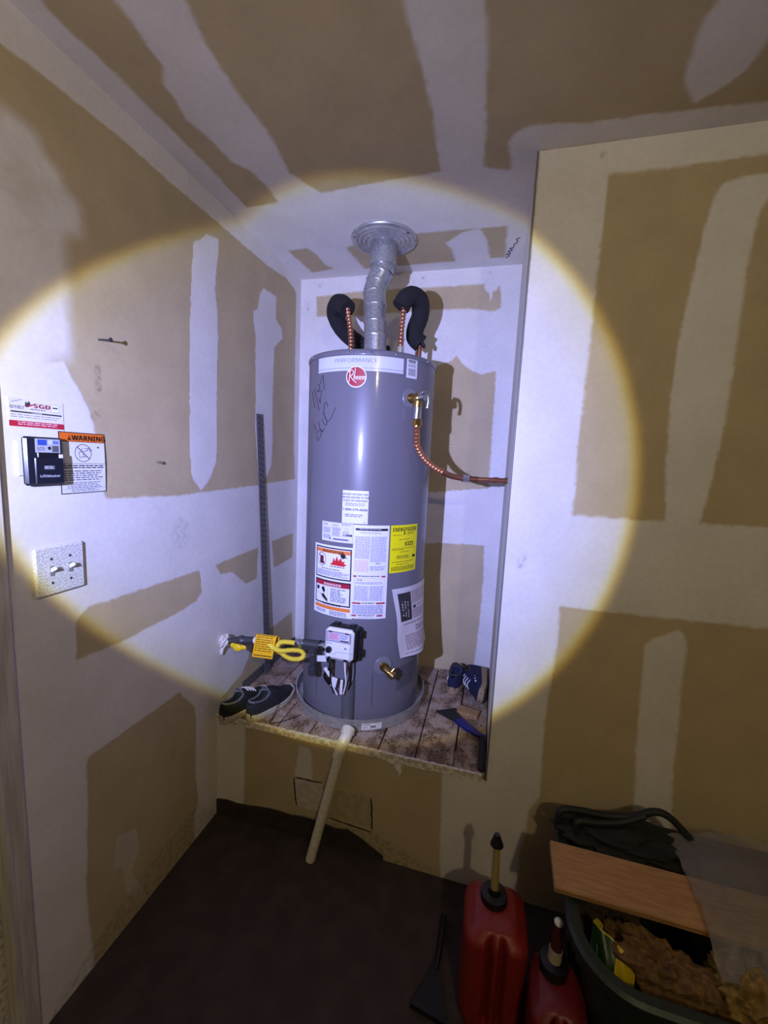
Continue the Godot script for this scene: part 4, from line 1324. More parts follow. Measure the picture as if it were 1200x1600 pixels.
func shoe(t: Node3D, length: float, width: float, height: float, upper: Material, sole: Material, trim: Material, lacecol: Material) -> void:
	# heel at the origin, toe towards -z, sole on y = 0
	var half := func(s: float) -> float:
		return width / 2 * (0.70 + 0.10 * sin(s * 6.0 - 1.2) + 0.22 * smoothstep(0.25, 0.68, s)) * pow(maxf(0.0, 1.0 - pow(absf(2.0 * s - 1.0), 7.0)), 0.42)
	var shift := func(s: float) -> float:
		return 0.08 * width * sin(s * PI) - 0.04 * width
	var n := 26
	var m := 20
	var g := Geo.new()
	var rings := []
	for i in n + 1:
		var s := clampf(float(i) / n, 0.004, 0.996)
		var w: float = half.call(s) * 1.06
		var c: float = shift.call(s)
		var th := 0.026 + 0.010 * (1.0 - s) + 0.012 * smoothstep(0.85, 1.0, s) * 0.0
		var lift := 0.012 * smoothstep(0.75, 1.0, s) + 0.003 * smoothstep(0.12, 0.0, s)
		var ring := []
		for j in 12:
			var a := TAU * j / 12 + PI / 12
			var ca := cos(a); var sa := sin(a)
			var px := signf(ca) * pow(absf(ca), 0.35) * w
			var py := signf(sa) * pow(absf(sa), 0.35)
			ring.append(Vector3(c + px, lift + th * (0.5 + 0.5 * py), -s * length))
		rings.append(ring)
	g.loft(rings)
	obj("sole", g, sole, t)
	# upper, dipping into the foot opening
	g = Geo.new()
	g.crease = 50.0
	rings = []
	var rim := []
	for i in n + 1:
		var s := clampf(float(i) / n * 0.985 + 0.008, 0.012, 0.988)
		var w: float = half.call(s) * 0.98
		var c: float = shift.call(s)
		var base := 0.022
		var tall: float
		if s < 0.40:
			tall = lerpf(height * 0.92, height * 0.80, smoothstep(0.0, 0.22, s)) + height * 0.24 * smoothstep(0.26, 0.40, s)
		else:
			tall = height * lerpf(1.04, 0.44, smoothstep(0.38, 0.86, s))
		tall *= smoothstep(-0.02, 0.07, s) * 0.25 + 0.75
		tall *= lerpf(1.0, 0.72, smoothstep(0.9, 1.0, s))
		var open: float = smoothstep(0.03, 0.09, s) * (1.0 - smoothstep(0.34, 0.41, s))
		var ring := []
		for j in m + 1:
			var q := float(j) / m * 2.0 - 1.0       # across, right to left
			var px := -q
			var side: float
			var aq := absf(q)
			if aq > 0.55:
				# side wall, leaning in
				var k := (aq - 0.55) / 0.45
				side = pow(maxf(0.0, 1.0 - pow(k, 2.4)), 0.55)
				px = -signf(q) * lerpf(lerpf(0.50, 0.64, open), 1.0, pow(k, 0.75))
			else:
				side = 1.0
				px = -q / 0.55 * lerpf(0.50, 0.64, open)
			var y := base + (tall - base) * side
			if aq <= 0.55:
				y += (1.0 - open) * height * 0.05 * (1.0 - pow(aq / 0.55, 2))
				y = lerpf(y, base + 0.012, open * smoothstep(0.50, 0.36, aq))
			ring.append(Vector3(c + px * w, y, -s * length))
		if open > 0.5:
			rim.append([Vector3(c + 0.62 * w, tall, -s * length), Vector3(c - 0.62 * w, tall, -s * length)])
		for j in 5:
			var q := lerpf(-1.0, 1.0, j / 4.0)
			if j > 0 and j < 4:
				ring.append(Vector3(c + q * w, base - 0.006, -s * length))
		rings.append(ring)
	for r in rings:
		r.reverse()
	g.loft(rings)
	obj("upper", g, upper, t)
	# padded rim of the opening
	g = Geo.new()
	var loop := []
	for r in rim:
		loop.append(r[0] + Vector3(0, 0.002, 0))
	var back := rim.duplicate()
	back.reverse()
	var front: Vector3 = (rim[-1][0] + rim[-1][1]) / 2 + Vector3(0, 0.004, -0.012)
	loop.append(front)
	for r in back:
		loop.append(r[1] + Vector3(0, 0.002, 0))
	loop.append((rim[0][0] + rim[0][1]) / 2 + Vector3(0, 0.004, 0.010))
	loop.append(loop[0])
	g.tube(curve(loop, 3), 0.0045, 8)
	obj("collar", g, trim, t)
	# tongue standing in the throat of the shoe
	g = Geo.new()
	g.crease = 60.0
	g.sheet(func(u: float, v: float): return Vector3((u - 0.5) * width * 0.42, height * (0.86 + 0.34 * v) - 0.010 * pow(2.0 * u - 1.0, 2), -length * (0.44 - 0.09 * v)), 8, 5, 0.004)
	obj("tongue", g, trim, t)
	# laces across the front
	g = Geo.new()
	for k in 4:
		var s := 0.45 + 0.055 * k
		var y: float = height * lerpf(1.04, 0.44, smoothstep(0.38, 0.86, s)) + 0.007
		var w: float = half.call(s) * 0.5
		var c: float = shift.call(s)
		g.tube(curve([Vector3(c - w, y - 0.008, -s * length), Vector3(c, y + 0.002, -(s + 0.012) * length), Vector3(c + w, y - 0.008, -(s + 0.02) * length)], 5), 0.0024, 6)
	obj("lace", g, lacecol, t)


func platform_things() -> void:
	# dark sneakers at the left, heels over the edge
	var up := mottled(91, 0.25, Color(0.085, 0.09, 0.105), Color(0.15, 0.155, 0.18), Vector3(14, 14, 14), 0.9)
	var up2 := mottled(92, 0.25, Color(0.055, 0.06, 0.06), Color(0.11, 0.115, 0.12), Vector3(14, 14, 14), 0.9)
	var so := mottled(93, 0.06, Color(0.62, 0.58, 0.52), Color(0.80, 0.77, 0.72), Vector3(10, 10, 10), 0.7)
	var tr := mat(Color(0.36, 0.37, 0.40), 0.8)
	var t := thing("sneaker", "dark grey sneaker with a pale sole, the one nearer the tank, its lace trailing", "shoe", Vector3(0.156, P, 0.012), deg_to_rad(-12.0), "dark sneakers on the platform edge")
	shoe(t, 0.272, 0.094, 0.092, up, so, tr, M.black)
	var g := Geo.new()
	g.tube(curve([Vector3(0.030, 0.078, -0.150), Vector3(0.052, 0.050, -0.125), Vector3(0.062, 0.012, -0.085), Vector3(0.074, 0.003, -0.045), Vector3(0.100, 0.002, -0.065), Vector3(0.128, 0.002, -0.110), Vector3(0.146, 0.002, -0.150)], 6), 0.0018, 6)
	obj("loose_lace", g, M.black, t)
	t = thing("sneaker", "darker sneaker against the left wall, its heel hanging over the platform edge", "shoe", Vector3(0.062, P, 0.055), deg_to_rad(-11.0), "dark sneakers on the platform edge")
	shoe(t, 0.265, 0.092, 0.092, up2, so, tr, M.white)
	# blue canvas shoes at the right
	var bl := mottled(94, 0.12, Color(0.07, 0.075, 0.19), Color(0.13, 0.14, 0.30), Vector3(10, 10, 10), 0.95)
	var sl := mottled(95, 0.08, Color(0.45, 0.36, 0.27), Color(0.70, 0.62, 0.50), Vector3(14, 14, 14), 0.8)
	var tb := mat(Color(0.22, 0.22, 0.22), 0.9)
	t = thing("canvas_shoe", "worn blue canvas shoe standing upright beside the tank", "shoe", Vector3(0.930, P, -0.466), deg_to_rad(-4.0), "old blue shoes at the right of the platform")
	shoe(t, 0.212, 0.092, 0.105, bl, sl, tb, M.white)
	eyelets(t, -0.030, 0.062, -0.030)
	t = thing("canvas_shoe", "worn blue canvas shoe lying on its side, brown sole against the right wall", "shoe", Vector3(1.082, P + 0.046, -0.664), 0.0, "old blue shoes at the right of the platform")
	t.basis = Basis(Vector3(0, -1, 0), Vector3(-1, 0, 0), Vector3(0, 0, -1)) * Basis(Vector3.BACK, deg_to_rad(6.0))
	shoe(t, 0.265, 0.098, 0.104, bl, sl, tb, M.white)
	eyelets(t, -0.036, 0.060, -0.150)
	# offcut of wood
	g = Geo.new()
	g.box(Vector3(0, 0.0105, 0), Vector3(0.088, 0.021, 0.050), 0.0015)
	var blk := obj("wood_offcut", g, mottled(96, 0.04, Color(0.52, 0.40, 0.28), Color(0.66, 0.53, 0.38), Vector3(6, 6, 30), 0.8), self, Vector3(1.012, P, -0.336))
	blk.rotation.y = deg_to_rad(-11)
	tag(blk, "small plain wood offcut in front of the blue shoes", "wood block")
	# scraper with a blue grip
	t = thing("scraper", "flat scraper with flared black end and dark blue handle near the right wall", "scraper", Vector3(0.905, P, -0.292), 0.0)
	g = Geo.new()
	g.extrude(PackedVector2Array([Vector2(-0.030, 0.012), Vector2(0.050, 0.060), Vector2(0.082, -0.006), Vector2(0.056, -0.034)]), 0.006, 0.013)
	var bb := obj("black_end", g, mat(Color(0.09, 0.095, 0.10), 0.6), t)
	bb.rotation.x = -PI / 2
	g = Geo.new()
	g.extrude(PackedVector2Array([Vector2(0.056, -0.034), Vector2(0.082, -0.006), Vector2(0.115, -0.045), Vector2(0.160, -0.082), Vector2(0.182, -0.092), Vector2(0.182, -0.104), Vector2(0.150, -0.100), Vector2(0.100, -0.074)]), 0.004, 0.016)
	bb = obj("blue_handle", g, mat(Color(0.07, 0.08, 0.42), 0.5), t)
	bb.rotation.x = -PI / 2
	# dark stick lying along the return wall to the corner
	g = Geo.new()
	g.box(Vector3(0, 0.009, 0), Vector3(0.022, 0.016, 0.185), 0.004)
	var st := obj("dark_stick", g, mottled(97, 0.1, Color(0.10, 0.06, 0.07), Color(0.17, 0.11, 0.11), Vector3(20, 20, 20), 0.7), self, Vector3(1.076, P, -0.103))
	tag(st, "short dark stick lying at the right front corner of the platform", "stick")
	# perforated steel angle leaning against the left wall, and one lying at its foot
	t = thing("perforated_strip", "tall perforated steel strip leaning upright on the left wall beside the tank", "metal strip", Vector3(0.012, P, -0.345))
	var b0 := Vector3(0.012, 0.0, -0.02)
	var b1 := Vector3(-0.009, 1.262, 0.036)
	strip(t, b0, b1, 0.052)
	t = thing("perforated_strip", "short perforated steel strip lying along the foot of the left wall", "metal strip", Vector3(0.008, P, -0.42))
	strip(t, Vector3(-0.003, 0.026, 0.245), Vector3(-0.003, 0.026, -0.27), 0.048, true)


func eyelets(t: Node3D, side: float, up: float, along: float) -> void:
	for k in 3:
		var g := Geo.new()
		g.ball(Vector3(side, up - 0.003 * k, along - 0.020 * k), Vector3(0.0042, 0.0042, 0.0042), null, 10, 6)
		obj("eyelet", g, M.white, t)


func strip(t: Node3D, a: Vector3, b: Vector3, wide: float, flat := false) -> void:
	var m := mottled(99, 0.08, Color(0.36, 0.355, 0.37), Color(0.48, 0.475, 0.48), Vector3(14, 14, 14), 0.5, 0.3)
	var dir := (b - a).normalized()
	var nrm := Vector3.RIGHT
	var across := nrm.cross(dir).normalized()
	nrm = dir.cross(across).normalized()
	var bs := Basis(across, dir, nrm)
	var g := Geo.new()
	g.box((a + b) / 2, Vector3(wide, a.distance_to(b), 0.0025), 0.0006, bs)
	obj("strip", g, m, t)
	# rows of holes, as dark sunk discs
	g = Geo.new()
	var n := int(a.distance_to(b) / 0.026)
	for i in n:
		for s: float in [-0.27, 0.12]:
			var c: Vector3 = a + dir * (0.02 + i * 0.026 + (0.007 if s > 0 else 0.0)) + across * wide * s
			g.tube([c + nrm * 0.0004, c + nrm * 0.0016], 0.0042, 8)
	obj("hole_rows", g, M.black, t)


func wall_face(p: Vector3) -> Callable:
	return func(x, y): return Vector3(x, y, 0) + p


func wall_things() -> void:
	var g := Geo.new()
	# on the left wall: local x runs towards the alcove, z out of the wall
	# blank white plate with a device cut, partly behind the door control
	g.box(Vector3(0, 0, 0.003), Vector3(0.066, 0.080, 0.006), 0.002)
	var t := thing("wall_plate", "small dirty white wall plate half hidden behind the door control", "wall plate", Vector3(0, 1.503, 0.655), PI / 2)
	obj("plate", g, M.white, t)
	g = Geo.new()
	for q in [[-0.018, 0.026], [-0.020, 0.012], [-0.015, -0.004], [-0.021, -0.018], [-0.012, -0.030]]:
		g.ball(Vector3(q[0], q[1], 0.006), Vector3(0.0018, 0.0022, 0.001), null, 8, 6)
	obj("screw_mark", g, M.iron, t)
	# garage door control
	t = thing("door_control", "dark blue garage door wall control left of the warning sign", "wall control", Vector3(0.006, 1.497, 0.637), PI / 2)
	var navy := mat(Color(0.085, 0.095, 0.155), 0.3)
	g = Geo.new()
	g.box(Vector3(0, 0, 0.007), Vector3(0.088, 0.112, 0.014), 0.005)
	obj("housing", g, navy, t)
	g = Geo.new()
	g.box(Vector3(0.006, -0.022, 0.0155), Vector3(0.066, 0.062, 0.006), 0.002)
	obj("push_bar", g, mat(Color(0.06, 0.07, 0.13), 0.22), t)
	g = Geo.new()
	g.box(Vector3(0.006, 0.0125, 0.0145), Vector3(0.050, 0.016, 0.004), 0.0015)
	obj("recess", g, mat(Color(0.04, 0.045, 0.09), 0.3), t)
	g = Geo.new()
	g.box(Vector3(0.034, 0.008, 0.0155), Vector3(0.010, 0.018, 0.004), 0.001)
	obj("lit_button", g, M.white, t)
	var art := Art.new(54, 34, 8.0, Color(0.70, 0.71, 0.73), 17)
	art.rect(5, 2, 20, 14, Color(0.20, 0.32, 0.68)); art.rect(28, 3, 9, 9, Color(0.80, 0.82, 0.86)); art.rect(38, 4, 13, 8, Color(0.40, 0.48, 0.70)); art.poly([Vector2(26, 20), Vector2(33, 18), Vector2(34, 26), Vector2(28, 27)], Color(0.12, 0.12, 0.13)); art.rect(36, 16, 15, 16, Color(0.36, 0.36, 0.38)); art.words(3, 20, 20, 11, 3.4, Color(0.45, 0.45, 0.5))
	g = Geo.new()
	g.sheet(func(u, v): return Vector3(lerpf(-0.022, 0.034, u), lerpf(0.020, 0.052, v), 0.0150), 1, 1, 0.0008)
	obj("printed_label", g, art.material(0.2), t)
	art = Art.new(22, 9, 8.0, Color(0.35, 0.37, 0.42), 18)
	art.words(1, 1, 19, 7, 3.6, Color(0.75, 0.76, 0.8))
	g = Geo.new()
	g.sheet(func(u, v): return Vector3(lerpf(-0.008, 0.016, u), lerpf(-0.019, -0.010, v), 0.0192), 1, 1, 0.0004)
	obj("bar_label", g, art.material(0.3), t)
	letters("LiftMaster", 0.0058, mat(Color(0.72, 0.73, 0.78), 0.4), t, wall_face(Vector3(0.005, -0.034, 0.0192)), true, 1.15)
	# warning sign
	art = Art.new(124, 156, 5.0, Color(0.86, 0.86, 0.87), 19)
	var blk := Color(0.10, 0.09, 0.11)
	var gr := Color(0.38, 0.38, 0.42)
	art.rect(2, 2, 120, 22, Color(0.88, 0.42, 0.10)); art.frame(0, 0, 124, 156, 2.0, blk); art.rect(2, 23, 120, 1.2, blk)
	art.poly([Vector2(22, 20), Vector2(32, 20), Vector2(27, 7)], blk); art.line(Vector2(27, 12), Vector2(27, 16), 1.4, Color(0.88, 0.42, 0.10))
	art.ring(62, 52, 22, 22, 1.6, Color(0.30, 0.27, 0.36)); art.line(Vector2(46, 36), Vector2(78, 67), 1.8, Color(0.30, 0.27, 0.36))
	art.line(Vector2(50, 50), Vector2(72, 46), 1.4, gr); art.line(Vector2(66, 40), Vector2(78, 40), 1.6, gr); art.line(Vector2(50, 50), Vector2(52, 64), 1.4, gr); art.line(Vector2(60, 48), Vector2(64, 62), 1.4, gr); art.line(Vector2(54, 63), Vector2(62, 61), 1.4, gr); art.line(Vector2(72, 46), Vector2(80, 36), 1.4, gr); art.line(Vector2(64, 62), Vector2(72, 60), 1.4, gr); art.ring(82, 44, 3, 3, 1.2, gr); art.line(Vector2(56, 46), Vector2(60, 40), 1.2, gr)
	art.rect(2, 79, 120, 0.8, blk); art.words(8, 83, 110, 10, 5.2, blk, 0.97, 0.5); art.words(8, 97, 108, 26, 5.6, gr, 0.85, 0.45); art.words(16, 127, 94, 15, 4.2, gr, 0.85, 0.45); art.rect(2, 143, 120, 0.6, gr); art.words(26, 145, 78, 8, 4.0, gr, 0.9, 0.4)
	g = Geo.new()
	g.sheet(func(u, v): return Vector3(lerpf(-0.062, 0.062, u), lerpf(-0.078, 0.078, v), 0.0012 + 0.002 * pow(u, 6) * sin(v * PI)), 6, 6, 0.0006)
	t = thing("warning_sign", "paper warning sign with an orange heading on the left wall", "sign", Vector3(0.0, 1.492, 0.5285), PI / 2)
	obj("sheet", g, art.material(0.55), t)
	letters("WARNING", 0.0125, M.ink, t, wall_face(Vector3(0.016, 0.0645, 0.0024)), true, 1.1)
	g = Geo.new()
	g.ball(Vector3(0.040, 0.042, 0.003), Vector3(0.0022, 0.0022, 0.001), null, 8, 6)
	obj("staple_mark", g, M.iron, t)
	# service notice above it
	art = Art.new(121, 66, 5.0, Color(0.88, 0.87, 0.88), 20)
	art.rect(0, 50, 121, 13, Color(0.72, 0.13, 0.22)); art.words(18, 52, 88, 9, 4.4, Color(0.88, 0.70, 0.74), 0.95)
	art.rect(4, 29, 113, 3, Color(0.12, 0.12, 0.14)); art.rect(48, 28.5, 22, 4.5, Color(0.75, 0.74, 0.76)); art.words(48, 28.5, 22, 4.5, 4.5, gr)
	art.words(4, 36, 108, 11, 4.8, Color(0.52, 0.52, 0.58), 0.9, 0.35); art.rect(92, 6, 20, 18, Color(0.94, 0.94, 0.95)); art.frame(92, 6, 20, 18, 0.6, gr); art.rect(96, 12, 12, 3, blk)
	art.poly([Vector2(34, 16), Vector2(36, 6), Vector2(40, 9), Vector2(43, 4), Vector2(47, 10), Vector2(44, 17), Vector2(38, 19)], Color(0.28, 0.24, 0.26)); art.line(Vector2(38, 17), Vector2(52, 12), 2.2, Color(0.62, 0.13, 0.2)); art.words(46, 21, 34, 4, 3.6, gr); art.line(Vector2(6, 10), Vector2(28, 3), 1.4, Color(0.6, 0.6, 0.66))
	g = Geo.new()
	g.sheet(func(u, v): return Vector3(lerpf(-0.0605, 0.0605, u), lerpf(-0.033, 0.033, v), 0.0012 + 0.003 * pow(1.0 - u, 4) * v), 6, 4, 0.0006)
	t = thing("service_notice", "white service notice with a red band above the door control", "notice", Vector3(0.0, 1.604, 0.636), PI / 2)
	obj("sheet", g, art.material(0.5), t)
	letters("SGD", 0.0092, mat(Color(0.58, 0.16, 0.22), 0.5), t, wall_face(Vector3(0.010, 0.0195, 0.0026)), true, 1.55)
	letters("0187", 0.0072, M.print_gray, t, wall_face(Vector3(-0.046, 0.0125, 0.0050)), false, 1.3)
	# double switch plate
	t = thing("light_switch", "dirty white double toggle switch plate on the left wall", "light switch", Vector3(0.0, 1.2285, 0.607), PI / 2)
	g = Geo.new()
	g.box(Vector3(0, 0, 0.0045), Vector3(0.122, 0.122, 0.009), 0.004)
	obj("plate", g, mottled(103, 0.10, Color(0.70, 0.70, 0.71), Color(0.90, 0.90, 0.89), Vector3(7, 7, 7), 0.35), t)
	for sx in [-0.023, 0.023]:
		g = Geo.new()
		g.box(Vector3(sx, 0.0, 0.0095), Vector3(0.011, 0.025, 0.002), 0.0008)
		var slot := obj("toggle_slot", g, mat(Color(0.50, 0.50, 0.50), 0.5), t)
		g = Geo.new()
		g.box(Vector3(sx, 0.005, 0.0155), Vector3(0.0085, 0.010, 0.018), 0.002, Basis(Vector3.RIGHT, deg_to_rad(-28)))
		obj("toggle", g, M.white, slot)
		for sy in [-0.030, 0.030]:
			g = Geo.new()
			g.ball(Vector3(sx, sy, 0.0092), Vector3(0.0034, 0.0034, 0.0014), null, 12, 6)
			obj("plate_screw", g, M.iron, t)
	# screw and nails in the wall
	t = thing("wall_screw", "long screw sticking out of the left wall above the warning sign", "screw", Vector3(0.0, 1.818, 0.470), PI / 2)
	g = Geo.new()
	g.tube([Vector3(0, 0, 0), Vector3(0.0, -0.002, 0.038)], 0.0024, 8)
	g.tube([Vector3(0, -0.002, 0.036), Vector3(0, -0.002, 0.041)], [0.003, 0.0062], 10)
	obj("shank", g, M.iron, t)
	t = thing("wall_nail", "small bright nail in the bare paper right of the warning sign", "nail", Vector3(0.0, 1.495, 0.285), PI / 2)
	g = Geo.new()
	g.tube([Vector3(0, 0, 0), Vector3(0.0, 0.0, 0.014)], 0.002, 8)
	g.tube([Vector3(0, 0, 0.012), Vector3(0, 0, 0.015)], 0.005, 10)
	obj("nail_shank", g, M.steel, t)
	# pencil marks near the right end of the alcove ceiling
	g = Geo.new()
	for s in [[[1.020, -0.630], [1.036, -0.610], [1.022, -0.596], [1.040, -0.590], [1.028, -0.572], [1.046, -0.566], [1.034, -0.548], [1.050, -0.544], [1.050, -0.520], [1.064, -0.500], [1.058, -0.478], [1.072, -0.470]]]:
		var path := []
		for q in s:
			path.append(Vector3(q[0] - 1.05, 0.0, q[1] + 0.58))
		g.tube(curve(path, 4), 0.0014, 6)
	var mk := obj("pencil_marks", g, M.ink, self, Vector3(1.05, H - 0.001, -0.58))
	tag(mk, "scribbled pencil marks on the alcove ceiling by the right corner", "marks")


func crumpled(called: String, label: String, category: String, at: Vector3, r: Vector3, m: Material, s: float, rough := 0.45, turn := 0.0) -> MeshInstance3D:
	var g := Geo.new()
	g.crease = 55.0
	g.ball(Vector3.ZERO, r, func(d: Vector3): return 0.98 + rough * (0.45 * noise.get_noise_3d(d.x * 0.6 + s, d.y * 0.8, d.z * 0.6) - 0.42 * absf(noise.get_noise_3d(d.x * 1.5, d.y * 1.5 + s, d.z * 1.2)) - 0.22 * absf(noise.get_noise_3d(d.x * 3.1 + s, d.y * 3.1, d.z * 3.1))), 56, 36)
	var o := obj(called, g, m, self, at)
	o.rotation.y = turn
	tag(o, label, category)
	return o


func gas_can(t: Node3D, w: float, d: float, h: float, red: Material, cap: Material) -> void:
	# blow-moulded can: rounded body with sloping shoulders and two grooves on the front
	var g := Geo.new()
	g.crease = 60.0
	var rings := []
	for i in 29:
		var s := i / 28.0
		var y := h * s
		var k := 1.0 - 0.10 * smoothstep(0.12, 0.0, s) - 0.42 * pow(smoothstep(0.84, 1.0, s), 2.2)
		var ring := []
		for j in 120:
			var a := TAU * j / 120
			var ca := cos(a); var sa := sin(a)
			var rr := pow(pow(absf(ca), 4.5) + pow(absf(sa), 4.5), -1.0 / 4.5)
			var px := rr * sa * w / 2 * k
			var pz := rr * ca * d / 2 * lerpf(1.0, k, 0.75)
			if pz > 0.3 * d and s > 0.06 and s < 0.93:
				var gx := absf(px) / w
				pz -= 0.022 * exp(-pow((gx - 0.10) / 0.05, 2)) * smoothstep(0.06, 0.14, s) * smoothstep(0.98, 0.90, s)
			ring.append(Vector3(px, y, pz))
		rings.append(ring)
	g.loft(rings)
	obj("body", g, red, t)


func floor_things() -> void:
	var red := mottled(111, 0.04, Color(0.47, 0.115, 0.10), Color(0.55, 0.15, 0.13), Vector3(5, 5, 5), 0.45)
	var red2 := mottled(112, 0.04, Color(0.38, 0.08, 0.09), Color(0.45, 0.11, 0.12), Vector3(5, 5, 5), 0.45)
	var t := thing("gas_can", "larger red plastic gas can with an upright yellow spout", "gas can", Vector3(1.138, 0.0, 0.308), deg_to_rad(2.0))
	gas_can(t, 0.172, 0.185, 0.305, red, M.black)
	var g := Geo.new()
	g.lathe([Vector2(0.036, 0.322), Vector2(0.038, 0.350), Vector2(0.036, 0.362), Vector2(0.018, 0.366), Vector2(0.016, 0.378), Vector2(0.0, 0.378)], 24)
	obj("cap_ring", g, M.black, t, Vector3(-0.006, -0.038, -0.020))
	g = Geo.new()
	g.tube([Vector3(-0.006, 0.330, -0.020), Vector3(-0.010, 0.480, -0.026)], [0.0115, 0.0095], 16)
	obj("spout", g, mat(Color(0.62, 0.56, 0.33), 0.6), t)
	g = Geo.new()
	g.tube([Vector3(-0.010, 0.470, -0.0255), Vector3(-0.010, 0.474, -0.026), Vector3(-0.0105, 0.486, -0.0265), Vector3(-0.011, 0.502, -0.027)], [0.018, 0.018, 0.013, 0.008], 16)
	obj("spout_cap", g, M.black, t)
	obj("vent_plug", mesh_plug(), M.black, t, Vector3(0.055, 0.272, -0.050))
	t = thing("gas_can", "smaller red gas can with a maroon spout, beside the green tote", "gas can", Vector3(1.290, 0.0, 0.415), deg_to_rad(-4.0))
	gas_can(t, 0.132, 0.165, 0.262, red2, M.black)
	g = Geo.new()
	g.lathe([Vector2(0.034, 0.255), Vector2(0.036, 0.280), Vector2(0.034, 0.290), Vector2(0.019, 0.293), Vector2(0.0, 0.293)], 24)
	obj("cap_ring", g, M.black, t, Vector3(-0.010, 0, -0.030))
	g = Geo.new()
	g.tube([Vector3(-0.010, 0.290, -0.030), Vector3(-0.008, 0.318, -0.035)], 0.0165, 16)
	obj("pale_collar", g, mat(Color(0.62, 0.58, 0.48), 0.5), t)
	g = Geo.new()
	g.tube([Vector3(-0.008, 0.318, -0.035), Vector3(-0.006, 0.375, -0.047)], [0.014, 0.011], 16)
	obj("spout", g, mat(Color(0.24, 0.05, 0.07), 0.5), t)
	g = Geo.new()
	g.ball(Vector3(-0.006, 0.380, -0.048), Vector3(0.0115, 0.009, 0.0115), null, 16, 10)
	obj("spout_cap", g, M.white, t)
	# flat black flared tool on the floor
	t = thing("floor_scraper", "black tool with a flared flat head lying on the floor left of the gas cans", "scraper", Vector3(0.985, 0.0, 0.30))
	g = Geo.new()
	g.extrude(PackedVector2Array([Vector2(-0.012, 0.02), Vector2(0.014, 0.02), Vector2(0.016, -0.02), Vector2(0.046, -0.115), Vector2(-0.060, -0.098), Vector2(-0.022, -0.02)]), 0.004, 0.020)
	var hd := obj("flared_head", g, mat(Color(0.065, 0.06, 0.065), 0.6), t)
	hd.rotation.x = -PI / 2
	g = Geo.new()
	g.tube(curve([Vector3(0.0, 0.014, 0.0), Vector3(0.004, 0.018, -0.08), Vector3(0.004, 0.014, -0.16)], 5), 0.009, 12)
	obj("handle", g, M.black, t)
	tote()


func mesh_plug() -> Geo:
	var g := Geo.new()
	g.lathe([Vector2(0.013, -0.02), Vector2(0.014, 0.008), Vector2(0.010, 0.014), Vector2(0.0, 0.014)], 18)
	return g


